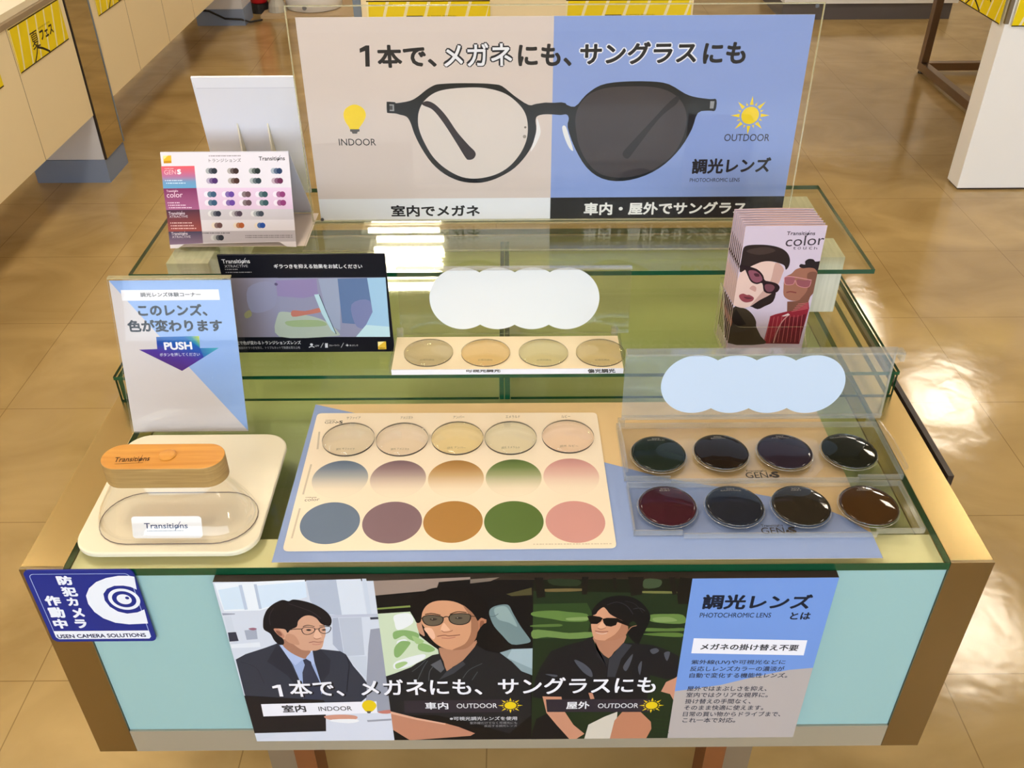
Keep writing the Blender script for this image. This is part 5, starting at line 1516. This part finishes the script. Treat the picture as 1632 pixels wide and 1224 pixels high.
# --- text panel
a.view(1040, 900, 2.757)
a.uvmode = True
I0 = lambda x, y: Pf.hit((1040 + x / 2.757, 900 + y / 2.757))
a.poly([(X3, fz1), (fx1, fz1), (fx1, I0(695, 453)[1]), I0(600, 462), I0(450, 492), I0(300, 528), I0(180, 545), (X3, I0(100, 556)[1])], (114, 150, 220))
a.view(1040, 900, 2.757)
IK = (24, 30, 48)
a.text('調光レンズ', (213, 196), (690, 196), 130, IK, 0.022)
a.text('PHOTOCHROMIC LENS', (206, 232), (518, 232), 211, IK, 0.004)
a.text('とは', (601, 241), (690, 241), 209, IK, 0.02)
a.poly([(181, 323), (680, 332), (664, 398), (170, 389)], (234, 234, 246))
a.text('メガネの掛け替え不要', (208, 374), (637, 379), 346, (40, 40, 48), 0.018)
TX = (46, 50, 66)
for s_, x0_, x1_, y in (('紫外線(UV)や可視光などに', 168, 581, 440), ('反応しレンズカラーの濃淡が', 163, 576, 468), ('自動で変化する機能性レンズ。', 160, 590, 497), ('屋外ではまぶしさを抑え、', 150, 500, 555), ('室内ではクリアな視界に。', 146, 505, 583), ('掛け替えの手間なく、', 141, 430, 611), ('そのまま快適に使えます。', 137, 485, 639), ('日常の買い物からドライブまで、', 132, 560, 667), ('これ一本で対応。', 130, 362, 694)):
    a.text(s_, (x0_, y), (x1_, y), y - 22, TX, 0.012)
# --- headline and labels
a.view()
for dx, dy, c, b in ((1.2, 1.0, (26, 24, 30), 0.03), (0, 0, (236, 236, 246), 0.014)):
    a.text('本で、メガネにも、サングラスにも', (464 + dx, 1110.5 + dy), (1044 + dx, 1104.5 + dy), 1083.5 + dy, c, b)
    a.view(320 + dx, 900 + dy, 4.08); a.poly([(497, 780), (519, 779), (538, 856), (514, 856), (501, 799), (468, 804), (463, 791)], c); a.view()
a.poly([(416, 1122), (600, 1117.5), (601.5, 1136), (420, 1141.5)], (234, 234, 246))
a.text('室内', (451.5, 1135.5), (489, 1134.5), 1123.5, (50, 48, 54), 0.02); a.text('INDOOR', (508.5, 1133), (561.5, 1132), 1126, (60, 60, 66), 0.006)
a.poly([(577, 1124), (580, 1118), (588, 1115.5), (596, 1118), (600, 1124), (598, 1129), (592, 1134), (584, 1134), (579, 1129)], (226, 196, 30), 4); a.poly([(584, 1133), (592, 1133), (590, 1136.5), (586, 1136.5)], (90, 84, 80))
DB = (46, 40, 50)
a.poly([(643.5, 1116.5), (823, 1114), (824, 1134.5), (645, 1136)], DB); a.poly([(870, 1114.5), (1040, 1114), (1039, 1134.5), (872, 1134.5)], DB)
a.text('車内', (678, 1130.5), (715, 1130), 1119, (230, 230, 238), 0.016); a.text('OUTDOOR', (728, 1128.5), (792.5, 1128), 1121, (224, 224, 230), 0.004)
a.text('屋外', (902, 1130), (939.5, 1129.5), 1118, (230, 230, 238), 0.016); a.text('OUTDOOR', (952.5, 1128.5), (1017, 1128), 1121, (224, 224, 230), 0.004)
sun(a, (813.5, 1124), 9.5, 20, (226, 196, 30)); sun(a, (1038.5, 1124), 9.5, 20, (226, 196, 30))
a.text('※可視光調光レンズを使用', (717, 1148), (824, 1147.5), 1142, (206, 206, 214), 0.01)
a.text('紫外線だけでなく可視光にも', (749, 1154), (824, 1153.5), 1150, (150, 148, 154)); a.text('反応する調光レンズ', (772, 1158.5), (824, 1158), 1155, (150, 148, 154))
a.build('print', t)
